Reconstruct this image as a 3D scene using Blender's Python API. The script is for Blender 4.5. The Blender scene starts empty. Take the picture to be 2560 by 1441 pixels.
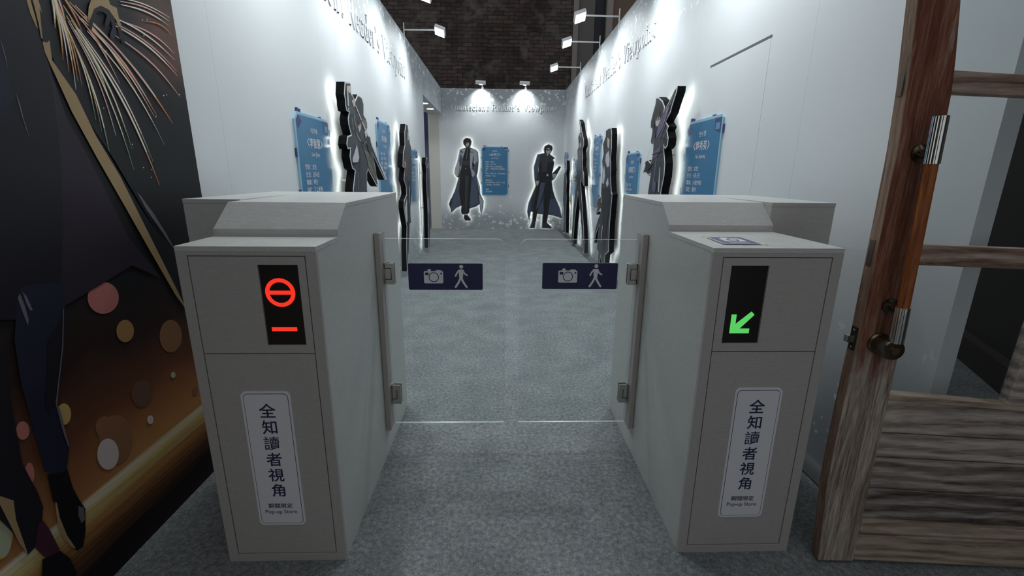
import bpy, bmesh, math, random
from mathutils import Vector, Matrix
random.seed(7)
scene = bpy.context.scene
COL = scene.collection
PI = math.pi

# ------------------------------------------------------------------ camera
CAM_H = 1.18
F_PX, CX, CY = 1119.0, 1280.0, 720.5
def _dir(px, py):
    return Vector((px - CX, py - CY, F_PX)).normalized()
_Y = _dir(1250, 434)                         # vanishing point of the corridor
_D = _dir(1240, 5090); _D = (_D - _Y * _D.dot(_Y)).normalized()   # vanishing point of the verticals
_Z = -_D
_X = _Y.cross(_Z)
RC = Matrix((_X, _Y, _Z))                    # lens axes -> world
cam_d = bpy.data.cameras.new('camera'); cam_d.sensor_width = 36.0; cam_d.sensor_fit = 'HORIZONTAL'
cam_d.lens = 36.0 * F_PX / 2560.0
cam_d.clip_start = 0.02; cam_d.clip_end = 100
cam = bpy.data.objects.new('camera', cam_d); COL.objects.link(cam)
_r = RC @ Vector((1, 0, 0)); _u = RC @ Vector((0, -1, 0)); _b = RC @ Vector((0, 0, -1))
M = Matrix((_r, _u, _b)).transposed().to_4x4(); M.translation = Vector((0, 0, CAM_H))
cam.matrix_world = M
scene.camera = cam

# ------------------------------------------------------------------ world, exposure
w = bpy.data.worlds.new('hall_ambient'); scene.world = w; w.use_nodes = True
bg = w.node_tree.nodes['Background']
bg.inputs[0].default_value = (0.93, 0.97, 1.0, 1); bg.inputs[1].default_value = 0.46
scene.view_settings.view_transform = 'Standard'
scene.view_settings.look = 'None'
scene.view_settings.exposure = 0.0
scene.view_settings.gamma = 1.0
scene.view_settings.use_curve_mapping = False
LAMP_W = 50.0          # arm floodlights
SPOT_W = 36.0          # spotlights over the end wall

def ray(px, py):
    return RC @ _dir(px, py)
EYE = Vector((0, 0, CAM_H))
def at_x(px, py, x):
    r = ray(px, py); return EYE + r * (x / r.x)
def at_y(px, py, y):
    r = ray(px, py); return EYE + r * (y / r.y)
def at_z(px, py, z):
    r = ray(px, py); return EYE + r * ((z - CAM_H) / r.z)

# ------------------------------------------------------------------ materials
MATS = {}
def mat(name, col=(0.5, 0.5, 0.5), rough=0.5, metal=0.0, emit=None, estr=0.0, spec=0.5, coat=0.0):
    if name in MATS: return MATS[name]
    m = bpy.data.materials.new(name); m.use_nodes = True
    p = m.node_tree.nodes['Principled BSDF']
    p.inputs['Base Color'].default_value = (*col, 1)
    p.inputs['Roughness'].default_value = rough
    p.inputs['Metallic'].default_value = metal
    p.inputs['Specular IOR Level'].default_value = spec
    if coat: p.inputs['Coat Weight'].default_value = coat
    if emit:
        p.inputs['Emission Color'].default_value = (*emit, 1)
        p.inputs['Emission Strength'].default_value = estr
    MATS[name] = m
    return m
class NT:
    """small node-building helper"""
    def __init__(s, m): s.t = m.node_tree; s.p = s.t.nodes['Principled BSDF']
    def n(s, typ, **kw):
        o = s.t.nodes.new(typ)
        for k, v in kw.items(): setattr(o, k, v)
        return o
    def l(s, a, b): s.t.links.new(a, b)
    def val(s, sock, v):
        if hasattr(v, 'is_linked') or isinstance(v, bpy.types.NodeSocket): s.l(v, sock)
        else: sock.default_value = v
    def math(s, op, a, b=0.0, c=None, clamp=False):
        o = s.n('ShaderNodeMath', operation=op, use_clamp=clamp)
        s.val(o.inputs[0], a); s.val(o.inputs[1], b)
        if c is not None: s.val(o.inputs[2], c)
        return o.outputs[0]
    def step(s, v, a, b):
        o = s.n('ShaderNodeMapRange', interpolation_type='SMOOTHSTEP')
        s.val(o.inputs['Value'], v); o.inputs['From Min'].default_value = a; o.inputs['From Max'].default_value = b
        return o.outputs[0]
    def mix(s, f, a, b, mode='MIX'):
        o = s.n('ShaderNodeMix', data_type='RGBA', blend_type=mode)
        s.val(o.inputs[0], f)
        for k, v in ((6, a), (7, b)):
            if isinstance(v, tuple): o.inputs[k].default_value = (*v, 1)
            else: s.l(v, o.inputs[k])
        return o.outputs[2]
    def pos(s, scale=(1, 1, 1), rot=(0, 0, 0), loc=(0, 0, 0)):
        tc = s.n('ShaderNodeTexCoord'); mp = s.n('ShaderNodeMapping')
        mp.inputs['Scale'].default_value = scale; mp.inputs['Rotation'].default_value = rot; mp.inputs['Location'].default_value = loc
        s.l(tc.outputs['Object'], mp.inputs[0]); return mp.outputs[0]
    def noise(s, vec, scale, detail=3, rough=0.5, dist=0.0):
        o = s.n('ShaderNodeTexNoise'); s.l(vec, o.inputs['Vector'])
        o.inputs['Scale'].default_value = scale; o.inputs['Detail'].default_value = detail
        o.inputs['Roughness'].default_value = rough; o.inputs['Distortion'].default_value = dist
        return o.outputs['Fac']
    def ramp(s, f, stops):
        o = s.n('ShaderNodeValToRGB'); s.l(f, o.inputs[0]); e = o.color_ramp.elements
        while len(e) < len(stops): e.new(0.5)
        for k, (p, c) in enumerate(stops): e[k].position = p; e[k].color = (*c, 1)
        return o.outputs[0]
    def bump(s, h, strength=0.3, dist=0.01):
        o = s.n('ShaderNodeBump'); s.l(h, o.inputs['Height'])
        o.inputs['Strength'].default_value = strength; o.inputs['Distance'].default_value = dist
        s.l(o.outputs[0], s.p.inputs['Normal'])
    def base(s, c): s.l(c, s.p.inputs['Base Color'])

def m_carpet():
    m = mat('grey_carpet', rough=0.95, spec=0.1); k = NT(m); v = k.pos()
    a = k.noise(v, 240, 2, 0.7); b = k.noise(v, 62, 3, 0.6); c = k.noise(v, 5, 3)
    f = k.math('ADD', k.math('MULTIPLY', a, 0.45), k.math('ADD', k.math('MULTIPLY', b, 0.4), k.math('MULTIPLY', c, 0.15)))
    k.base(k.ramp(f, [(0.36, (0.095, 0.106, 0.111)), (0.5, (0.21, 0.229, 0.236)), (0.66, (0.41, 0.432, 0.44))]))
    k.bump(f, 0.6, 0.006); return m
def m_laminate(name, col):
    m = mat(name, rough=0.42, metal=0.0, spec=0.45); k = NT(m); v = k.pos((6, 6, 160))
    a = k.noise(v, 3, 3, 0.6); b = k.noise(k.pos((1, 1, 1)), 130, 2)
    f = k.math('ADD', k.math('MULTIPLY', a, 0.6), k.math('MULTIPLY', b, 0.4))
    lo = tuple(c * 0.88 for c in col); hi = tuple(min(1, c * 1.12) for c in col)
    k.base(k.ramp(f, [(0.3, lo), (0.7, hi)])); k.bump(f, 0.05, 0.002); return m
def m_wall():
    m = mat('white_printed_wall', rough=0.55, spec=0.35); k = NT(m)
    tc = k.n('ShaderNodeTexCoord'); sep = k.n('ShaderNodeSeparateXYZ'); k.l(tc.outputs['Object'], sep.inputs[0])
    x, y, z = sep.outputs
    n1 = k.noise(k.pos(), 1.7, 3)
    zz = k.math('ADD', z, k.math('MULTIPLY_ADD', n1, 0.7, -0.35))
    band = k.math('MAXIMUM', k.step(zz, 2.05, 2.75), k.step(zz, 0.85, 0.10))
    # paper flakes: jagged scraps scattered in the greyer bands at top and bottom
    vo = k.n('ShaderNodeTexVoronoi', feature='F1')
    dn = k.n('ShaderNodeTexNoise'); dn.inputs['Scale'].default_value = 20; dn.inputs['Detail'].default_value = 2
    k.l(tc.outputs['Object'], dn.inputs['Vector'])
    mv = k.n('ShaderNodeVectorMath', operation='MULTIPLY_ADD'); k.l(dn.outputs['Color'], mv.inputs[0])
    mv.inputs[1].default_value = (0.12, 0.12, 0.12); k.l(tc.outputs['Object'], mv.inputs[2])
    k.l(mv.outputs[0], vo.inputs['Vector']); vo.inputs['Scale'].default_value = 13.0
    cs = k.n('ShaderNodeSeparateColor'); k.l(vo.outputs['Color'], cs.inputs[0])
    size = k.math('MULTIPLY_ADD', cs.outputs[0], 0.40, 0.06)
    inside = k.math('LESS_THAN', vo.outputs['Distance'], size)
    pick = k.math('GREATER_THAN', k.math('MULTIPLY_ADD', band, 0.78, k.math('MULTIPLY', n1, 0.25)), k.math('MULTIPLY_ADD', cs.outputs[1], 0.75, 0.12))
    flake = k.math('MULTIPLY', inside, k.math('MULTIPLY', pick, k.math('GREATER_THAN', band, 0.03)))
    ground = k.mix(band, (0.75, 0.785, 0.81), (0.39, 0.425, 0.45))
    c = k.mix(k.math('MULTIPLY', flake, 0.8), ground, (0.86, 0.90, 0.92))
    # hairline joints between the wall boards
    def joint(coord):
        fr = k.math('FRACT', k.math('DIVIDE', coord, 1.22)); return k.math('LESS_THAN', fr, 0.0022)
    j = k.math('MAXIMUM', joint(k.math('ADD', y, 0.35)), joint(k.math('ADD', x, 0.61)))
    k.base(k.mix(k.math('MULTIPLY', j, 0.35), c, (0.3, 0.33, 0.35))); return m
def m_brick():
    m = mat('dark_old_brick', rough=0.9, spec=0.2); k = NT(m)
    v = k.pos(rot=(PI / 2, 0, 0)); br = k.n('ShaderNodeTexBrick'); k.l(v, br.inputs['Vector'])
    dn = k.n('ShaderNodeTexNoise'); dn.inputs['Scale'].default_value = 4.5; dn.inputs['Detail'].default_value = 5
    k.l(v, dn.inputs['Vector'])
    mv = k.n('ShaderNodeVectorMath', operation='MULTIPLY_ADD'); k.l(dn.outputs['Color'], mv.inputs[0])
    mv.inputs[1].default_value = (0.11, 0.07, 0.0); k.l(v, mv.inputs[2]); k.l(mv.outputs[0], br.inputs['Vector'])
    br.inputs['Scale'].default_value = 1.0; br.inputs['Brick Width'].default_value = 0.27; br.inputs['Row Height'].default_value = 0.093
    br.inputs['Mortar Size'].default_value = 0.008; br.inputs['Mortar Smooth'].default_value = 0.4
    br.inputs['Color1'].default_value = (0.10, 0.074, 0.066, 1); br.inputs['Color2'].default_value = (0.05, 0.042, 0.04, 1)
    br.inputs['Mortar'].default_value = (0.016, 0.014, 0.014, 1)
    p = k.noise(k.pos(), 0.8, 4); st = k.mix(k.step(p, 0.45, 0.65), br.outputs['Color'], (0.15, 0.07, 0.05), 'MULTIPLY')
    c = k.mix(0.55, br.outputs['Color'], st)
    q = k.noise(k.pos(), 3.5, 4); k.base(k.mix(k.step(q, 0.5, 0.75), c, (0.10, 0.092, 0.085)))
    k.bump(br.outputs['Fac'], -0.8, 0.03); return m
def m_wood(name, dark, mid, light, axis='z', rough=0.65, worn=None, fine=1.0):
    m = mat(name, rough=rough, spec=0.25); k = NT(m)
    sc = {'z': (26, 26, 1.6), 'x': (1.6, 26, 26)}[axis]
    v = k.pos(sc)
    a = k.noise(v, 2.2 * fine, 6, 0.65, 1.2); b = k.noise(k.pos(tuple(s * 4 for s in sc)), 2.5, 3, 0.6)
    f = k.math('ADD', k.math('MULTIPLY', a, 0.68), k.math('MULTIPLY', b, 0.32))
    if axis == 'x':
        wv = k.n('ShaderNodeTexWave', wave_type='BANDS', bands_direction='Z'); k.l(k.pos((0.8, 3, 3.2), loc=(random.random() * 5, 0, random.random() * 5)), wv.inputs['Vector'])
        wv.inputs['Scale'].default_value = 2.6; wv.inputs['Distortion'].default_value = 11.0; wv.inputs['Detail'].default_value = 3.0; wv.inputs['Detail Scale'].default_value = 0.7; wv.inputs['Detail Roughness'].default_value = 0.55
        f = k.math('ADD', k.math('MULTIPLY', f, 0.74), k.math('MULTIPLY_ADD', wv.outputs['Fac'], 0.17, 0.045))
    c = k.ramp(f, [(0.34, dark), (0.5, mid), (0.66, light)])
    if worn:      # bare weathered wood low on the leaf, worn-through varnish above it
        tc = k.n('ShaderNodeTexCoord'); sep = k.n('ShaderNodeSeparateXYZ'); k.l(tc.outputs['Object'], sep.inputs[0])
        n = k.noise(k.pos((9, 9, 2.0)), 1.6, 5, 0.65)
        g = k.step(k.math('ADD', sep.outputs[2], k.math('MULTIPLY_ADD', n, 1.0, -0.5)), 0.80, 0.60)
        n2 = k.noise(k.pos((30, 30, 3)), 1.5, 5, 0.7)
        g2 = k.math('MAXIMUM', g, k.math('MULTIPLY', k.step(n2, 0.55, 0.70), 0.65))
        c = k.mix(g2, c, k.ramp(f, [(0.37, worn[0]), (0.5, worn[1]), (0.63, worn[2])]))
    k.base(c); k.bump(f, 0.35, 0.004); return m
def m_glass(name, tint, gloss=0.9):
    m = bpy.data.materials.new(name); m.use_nodes = True; t = m.node_tree; t.nodes.clear()
    out = t.nodes.new('ShaderNodeOutputMaterial'); mx = t.nodes.new('ShaderNodeMixShader')
    tr = t.nodes.new('ShaderNodeBsdfTransparent'); gl = t.nodes.new('ShaderNodeBsdfGlossy'); fr = t.nodes.new('ShaderNodeFresnel')
    tr.inputs[0].default_value = (*tint, 1); gl.inputs[0].default_value = (gloss, gloss, gloss, 1); gl.inputs[1].default_value = 0.02
    fr.inputs[0].default_value = 1.45
    ge = t.nodes.new('ShaderNodeNewGeometry'); iv = t.nodes.new('ShaderNodeMath'); iv.operation = 'MULTIPLY_ADD'     # one reflection per sheet: front faces only
    iv.inputs[1].default_value = -1.0; iv.inputs[2].default_value = 1.0; t.links.new(ge.outputs['Backfacing'], iv.inputs[0])
    ml = t.nodes.new('ShaderNodeMath'); ml.operation = 'MULTIPLY'; t.links.new(fr.outputs[0], ml.inputs[0]); t.links.new(iv.outputs[0], ml.inputs[1])
    t.links.new(ml.outputs[0], mx.inputs[0]); t.links.new(tr.outputs[0], mx.inputs[1]); t.links.new(gl.outputs[0], mx.inputs[2])
    t.links.new(mx.outputs[0], out.inputs[0]); MATS[name] = m; return m
def m_emit(name, col, s):
    return mat(name, (0.02, 0.02, 0.02), 0.6, emit=col, estr=s)

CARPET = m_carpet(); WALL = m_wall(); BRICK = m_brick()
LAM = m_laminate('grey_laminate', (0.53, 0.535, 0.52)); LAMF = m_laminate('warm_grey_laminate', (0.43, 0.41, 0.395))
BLACK = mat('matt_black', (0.012, 0.012, 0.013), 0.6); SCREEN = mat('black_screen', (0.012, 0.009, 0.008), 0.35)
WHITE = mat('white_paint', (0.78, 0.79, 0.80), 0.5); BEIGE = mat('beige_paint', (0.60, 0.60, 0.55), 0.6)
NAVY = mat('navy_vinyl', (0.012, 0.014, 0.075), 0.45); SIGNW = mat('white_vinyl', (0.75, 0.75, 0.80), 0.45)
ICON = mat('pale_icon', (0.72, 0.73, 0.76), 0.45); INK = mat('navy_ink', (0.018, 0.02, 0.07), 0.5)
CHROME = mat('brushed_steel', (0.55, 0.52, 0.49), 0.22, 1.0); STEEL = mat('polished_steel', (0.72, 0.73, 0.70), 0.12, 1.0)
BRASS = mat('aged_brass', (0.20, 0.18, 0.13), 0.28, 1.0)
RAIL = mat('beige_metal_rail', (0.42, 0.385, 0.365), 0.4, 0.2)
GLASS = m_glass('clear_glass', (0.965, 0.98, 0.975)); DGLASS = m_glass('door_glass', (0.90, 0.92, 0.92))
GEDGE = mat('glass_edge', (0.50, 0.60, 0.59), 0.25)
RED_E = m_emit('red_led', (1.0, 0.035, 0.015), 0.95); GREEN_E = m_emit('green_led', (0.13, 0.80, 0.16), 0.75)
LENS_E = m_emit('lamp_glow', (0.93, 1.0, 0.97), 14.0); DOWN_E = m_emit('downlight_glow', (1, 1, 0.97), 6.0)
LED_E = m_emit('white_led', (0.95, 1.0, 0.93), 9.0)
PANEL = mat('blue_board', (0.055, 0.215, 0.40), 0.25); PEDGE = mat('pale_blue_border', (0.33, 0.56, 0.72), 0.3)
PDARK = mat('navy_tab', (0.05, 0.075, 0.20), 0.4)
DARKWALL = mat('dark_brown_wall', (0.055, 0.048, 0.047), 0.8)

# ------------------------------------------------------------------ mesh helpers
ORG = {}
class MB:
    def __init__(s): s.v = []; s.f = []; s.m = []
    def add(s, verts, faces, mi=0):
        o = len(s.v); s.v += [Vector(p) for p in verts]
        for f in faces: s.f.append([o + i for i in f]); s.m.append(mi)
        return s
    def box(s, a, b, mi=0):
        x0, y0, z0 = (min(a[i], b[i]) for i in range(3)); x1, y1, z1 = (max(a[i], b[i]) for i in range(3))
        return s.add([(x0, y0, z0), (x1, y0, z0), (x1, y1, z0), (x0, y1, z0), (x0, y0, z1), (x1, y0, z1), (x1, y1, z1), (x0, y1, z1)],
                     [(0, 3, 2, 1), (4, 5, 6, 7), (0, 1, 5, 4), (1, 2, 6, 5), (2, 3, 7, 6), (3, 0, 4, 7)], mi)
    def poly(s, pts, mi=0): return s.add(pts, [list(range(len(pts)))], mi)
    def prism(s, pts, d, mi=0, side=None):
        """closed outline pts (3-D) pushed along d"""
        d = Vector(d); n = len(pts); pts = [Vector(p) for p in pts]; o = len(s.v)
        s.v += pts + [p + d for p in pts]
        s.f.append([o + i for i in range(n)]); s.m.append(mi)
        s.f.append([o + n + i for i in reversed(range(n))]); s.m.append(mi if side is None else side)
        for i in range(n):
            j = (i + 1) % n; s.f.append([o + i, o + n + i, o + n + j, o + j]); s.m.append(mi if side is None else side)
        return s
    def tube(s, pts, r, seg=14, mi=0):
        pts = [Vector(p) for p in pts]; rs = r if isinstance(r, (list, tuple)) else [r] * len(pts); rings = []
        for i, p in enumerate(pts):
            d = (pts[min(i + 1, len(pts) - 1)] - pts[max(i - 1, 0)]).normalized()
            a = d.orthogonal().normalized() if i == 0 else (pa - d * pa.dot(d)).normalized()
            pa = a; b = d.cross(a); o = len(s.v)
            s.v += [p + (a * math.cos(2 * PI * k / seg) + b * math.sin(2 * PI * k / seg)) * rs[i] for k in range(seg)]
            rings.append(range(o, o + seg))
        for r0, r1 in zip(rings, rings[1:]):
            for k in range(seg):
                j = (k + 1) % seg; s.f.append([r0[k], r0[j], r1[j], r1[k]]); s.m.append(mi)
        s.f.append(list(reversed(rings[0]))); s.m.append(mi); s.f.append(list(rings[-1])); s.m.append(mi)
        return s
    def text(s, body, o, u, v, h=None, width=None, anchor='c', mi=0, bold=0.0, maxw=None):
        """flat lettering on the plane (o, u, v); h = height of its box"""
        c = bpy.data.curves.new('t', 'FONT'); c.body = body; c.offset = bold; c.resolution_u = 3
        ob = bpy.data.objects.new('t', c); COL.objects.link(ob)
        me = bpy.data.meshes.new_from_object(ob.evaluated_get(bpy.context.evaluated_depsgraph_get()))
        bpy.data.objects.remove(ob); bpy.data.curves.remove(c)
        if not me.vertices: return s
        xs = [q.co.x for q in me.vertices]; ys = [q.co.y for q in me.vertices]
        x0, x1, y0, y1 = min(xs), max(xs), min(ys), max(ys)
        k = h / (y1 - y0) if h else width / (x1 - x0); kx = (width / (x1 - x0)) if width else k
        if maxw and kx * (x1 - x0) > maxw: kx = maxw / (x1 - x0)
        cx = {'c': (x0 + x1) / 2, 'l': x0, 'r': x1}[anchor]; cy = (y0 + y1) / 2
        u, v, o = Vector(u), Vector(v), Vector(o)
        s.add([o + u * ((q.co.x - cx) * kx) + v * ((q.co.y - cy) * k) for q in me.vertices], [list(p.vertices) for p in me.polygons], mi)
        bpy.data.meshes.remove(me); return s
    def build(s, name, mats, parent=None, bevel=0.0, smooth=False, seg=2):
        if not isinstance(mats, (list, tuple)): mats = [mats]
        me = bpy.data.meshes.new(name); org = ORG.get(parent.name, Vector()) if parent else ORG.get(name + '@', Vector())
        me.from_pydata([tuple(p - org) for p in s.v], [], s.f)
        for m in mats: me.materials.append(m)
        for p, i in zip(me.polygons, s.m): p.material_index = i; p.use_smooth = smooth
        me.update()
        bm = bmesh.new(); bm.from_mesh(me); bmesh.ops.recalc_face_normals(bm, faces=[f for f in bm.faces if any(not e.is_boundary for e in f.edges)]); bm.to_mesh(me); bm.free()
        ob = bpy.data.objects.new(name, me); COL.objects.link(ob)
        if parent: ob.parent = parent; ORG[ob.name] = org
        if bevel:
            b = ob.modifiers.new('bevel', 'BEVEL'); b.width = bevel; b.segments = seg; b.limit_method = 'ANGLE'; b.angle_limit = 0.6
        if smooth and not bevel:
            try: me.set_sharp_from_angle(angle=0.7)
            except Exception: pass
        return ob
    def solid(s, name, mats, label, cat, group=None, base=None, **kw):
        """one-mesh thing whose origin sits at its base"""
        if base is None:
            base = Vector((sum(p.x for p in s.v) / len(s.v), sum(p.y for p in s.v) / len(s.v), min(p.z for p in s.v)))
        ORG[name + '@'] = Vector(base); o = s.build(name, mats, None, **kw); o.location = base; del ORG[name + '@']
        return tag(o, label, cat, group)
def tag(o, label, cat, group=None):
    o['label'] = label; o['category'] = cat
    if group: o['group'] = group
    return o
def thing(name, label, cat, loc, group=None):
    o = bpy.data.objects.new(name, None); COL.objects.link(o); o.location = loc; o.empty_display_size = 0.1
    ORG[o.name] = Vector(loc); return tag(o, label, cat, group)
def struct(o, label=None):
    o['kind'] = 'structure'
    if label: o['label'] = label
    return o
def rrect(x0, z0, x1, z1, r, f, n=5):
    pts = []
    for cx, cz, a in ((x1 - r, z0 + r, -PI / 2), (x1 - r, z1 - r, 0), (x0 + r, z1 - r, PI / 2), (x0 + r, z0 + r, PI)):
        for i in range(n + 1):
            t = a + PI / 2 * i / n; pts.append(f(cx + r * math.cos(t), cz + r * math.sin(t)))
    return pts
def disc(cx, cz, r, f, n=28, rz=None):
    rz = rz or r; return [f(cx + r * math.cos(2 * PI * i / n), cz + rz * math.sin(2 * PI * i / n)) for i in range(n)]
def ring(mb, cx, cz, r0, r1, f, mi, n=40):
    a = disc(cx, cz, r0, f, n); b = disc(cx, cz, r1, f, n)
    mb.add(a + b, [(i, (i + 1) % n, n + (i + 1) % n, n + i) for i in range(n)], mi)
def capsule(x0, z0, x1, z1, r, f, n=8):
    a = math.atan2(z1 - z0, x1 - x0); pts = []
    for cx, cz, s in ((x1, z1, -PI / 2), (x0, z0, PI / 2)):
        for i in range(n + 1):
            t = a + s + PI * i / n; pts.append(f(cx + r * math.cos(t), cz + r * math.sin(t)))
    return pts

# ------------------------------------------------------------------ the setting
LX, RX, FAR, TOP = -1.205, 1.345, 9.84, 2.85
struct(MB().box((-5, -2.5, -0.1), (7, 13.2, 0)).build('floor', CARPET), 'grey speckled carpet floor running down the corridor')
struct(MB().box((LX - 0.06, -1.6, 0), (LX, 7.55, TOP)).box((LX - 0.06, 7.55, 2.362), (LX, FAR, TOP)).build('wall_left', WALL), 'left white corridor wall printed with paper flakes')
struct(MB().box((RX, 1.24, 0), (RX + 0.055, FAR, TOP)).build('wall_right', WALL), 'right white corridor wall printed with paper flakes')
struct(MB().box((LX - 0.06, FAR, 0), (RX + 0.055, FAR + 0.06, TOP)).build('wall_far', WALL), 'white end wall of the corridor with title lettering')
MBk = MB().box((LX - 0.285, 7.2, 2.362), (LX - 0.06, FAR + 0.06, 2.6))
struct(MBk.build('trim_1', BEIGE), 'soffit over the side doorway with two downlights')
struct(MB().box((LX - 0.285, FAR, 0), (LX - 0.06, FAR + 0.06, 2.362)).build('trim_2', BEIGE), 'beige jamb of the side doorway')
struct(MB().box((LX - 0.285, 7.2, 0), (LX - 0.06, 7.55, 2.362)).build('trim_3', BEIGE), 'near jamb of the side doorway')
struct(MB().box((-7, 13, 0), (1.9, 13.2, 9)).build('wall_back', BRICK), 'dark old brick wall rising behind the corridor')
def m_sideprint():
    m = mat('violet_print', rough=0.5); k = NT(m); a = k.noise(k.pos(), 1.2, 3)
    tc = k.n('ShaderNodeTexCoord'); sep = k.n('ShaderNodeSeparateXYZ'); k.l(tc.outputs['Object'], sep.inputs[0])
    g = k.math('MULTIPLY_ADD', sep.outputs[2], 0.36, k.math('MULTIPLY', a, 0.3))
    c = k.ramp(g, [(0.15, (0.22, 0.20, 0.30)), (0.6, (0.20, 0.21, 0.34)), (0.9, (0.03, 0.035, 0.12))])
    wv = k.n('ShaderNodeTexVoronoi', feature='DISTANCE_TO_EDGE'); k.l(k.pos(), wv.inputs['Vector']); wv.inputs['Scale'].default_value = 1.6
    k.base(k.mix(k.math('MULTIPLY', k.math('LESS_THAN', wv.outputs['Distance'], 0.02), k.step(sep.outputs[2], 1.9, 2.2)), c, (0.5, 0.5, 0.65))); return m
struct(MB().box((-4.0, 10.9, 0), (LX - 0.2, 11.0, 3)).build('wall_side', m_sideprint()), 'violet printed wall seen through the side doorway')
# tall timber-framed bays beside the brick
cols = [(1.90, 2.03, (0.19, 0.175, 0.16), -0.05), (2.03, 2.47, (0.10, 0.09, 0.085), 0.06), (2.47, 2.765, (0.012, 0.014, 0.02), 0.10),
        (2.765, 2.925, (0.22, 0.20, 0.18), -0.05), (2.925, 3.66, (0.12, 0.075, 0.055), 0.06), (3.66, 3.9, (0.16, 0.14, 0.13), -0.05), (3.9, 7.0, (0.05, 0.045, 0.04), 0.08)]
for i, (a, b, c, d) in enumerate(cols):
    struct(MB().box((a, 13 + d, 0), (b, 13.25, 9)).build('trim_%d' % (i + 4), mat('bay_paint_%d' % i, c, 0.7)))
# dark room beyond the end of the right wall
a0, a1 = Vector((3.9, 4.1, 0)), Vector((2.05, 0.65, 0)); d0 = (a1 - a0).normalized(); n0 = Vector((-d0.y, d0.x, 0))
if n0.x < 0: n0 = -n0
hb = Vector((2.05, -2.5, 0)); hx = Vector((0.1, 0, 0))  # added unseen stretch past the camera, keeps ambient light off the right side
struct(MB().prism([a0, a1, a1 + n0 * 0.1, a0 + n0 * 0.1], (0, 0, 5), 0).prism([a1, hb, hb + hx, a1 + hx], (0, 0, 5), 0).build('wall_hall', DARKWALL), 'dark brown hall wall seen through the door glass, plus an added unseen stretch')
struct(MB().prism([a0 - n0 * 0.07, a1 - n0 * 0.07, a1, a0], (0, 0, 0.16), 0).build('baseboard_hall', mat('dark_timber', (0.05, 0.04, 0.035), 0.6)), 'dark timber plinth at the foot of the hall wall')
struct(MB().box((1.25, 1.235, 0.0), (RX, 9.8, 0.006)).build('trim_12', mat('grey_edge_strip', (0.10, 0.11, 0.115), 0.8)), 'floor edge strip along the right wall')
# flush service door in the right wall
dm = MB().box((RX - 0.0008, 2.425, 0), (RX + 0.001, 3.085, 1.845))
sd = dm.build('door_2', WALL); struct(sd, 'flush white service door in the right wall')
MB().box((RX - 0.0016, 2.42, 1.847), (RX - 0.0004, 3.09, 1.859)).build('door_gap', mat('gap_grey', (0.12, 0.13, 0.14), 0.8), sd)

# ------------------------------------------------------------------ ticket gates
def camera_icon(mb, cx, cz, w, f, mi, mn):
    h = w * 0.66
    mb.poly(rrect(cx - w / 2, cz - h / 2, cx + w / 2, cz + h / 2, w * 0.07, f(1)), mi)
    mb.poly(rrect(cx - w * 0.30, cz + h * 0.45, cx - w * 0.13, cz + h * 0.66, w * 0.03, f(1.2)), mi)
    mb.poly(rrect(cx + w * 0.12, cz + h * 0.45, cx + w * 0.40, cz + h * 0.58, w * 0.03, f(1.2)), mi)
    ring(mb, cx + w * 0.01, cz, w * 0.225, w * 0.265, f(2), mn, 32)
    mb.poly(rrect(cx - w * 0.43, cz + h * 0.17, cx - w * 0.25, cz + h * 0.38, w * 0.015, f(2)), mn)
    mb.poly(disc(cx + w * 0.40, cz + h * 0.30, w * 0.05, f(2), 14), mn)
def walker_icon(mb, cx, cz, h, f, mi):
    q = lambda x, z: (cx + x * h, cz + z * h)
    mb.poly(disc(*q(0.02, 0.42), h * 0.082, f(1), 20), mi)
    mb.poly([f(1.2)(*q(x, z)) for x, z in ((-0.085, 0.30), (0.10, 0.30), (0.10, 0.12), (0.075, -0.12), (-0.065, -0.12), (-0.085, 0.12))], mi)
    for i, (a, b, r) in enumerate((((-0.07, 0.27), (-0.16, 0.16), .034), ((-0.16, 0.16), (-0.22, 0.03), .034), ((0.08, 0.27), (0.15, 0.13), .034), ((0.15, 0.13), (0.255, 0.06), .034),
                    ((-0.03, -0.10), (-0.11, -0.27), .044), ((-0.11, -0.27), (-0.225, -0.45), .042), ((0.03, -0.10), (0.11, -0.26), .044), ((0.11, -0.26), (0.235, -0.45), .042))):
        mb.poly(capsule(*q(*a), *q(*b), h * r, f(1.4 + 0.2 * i)), mi)

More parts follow.
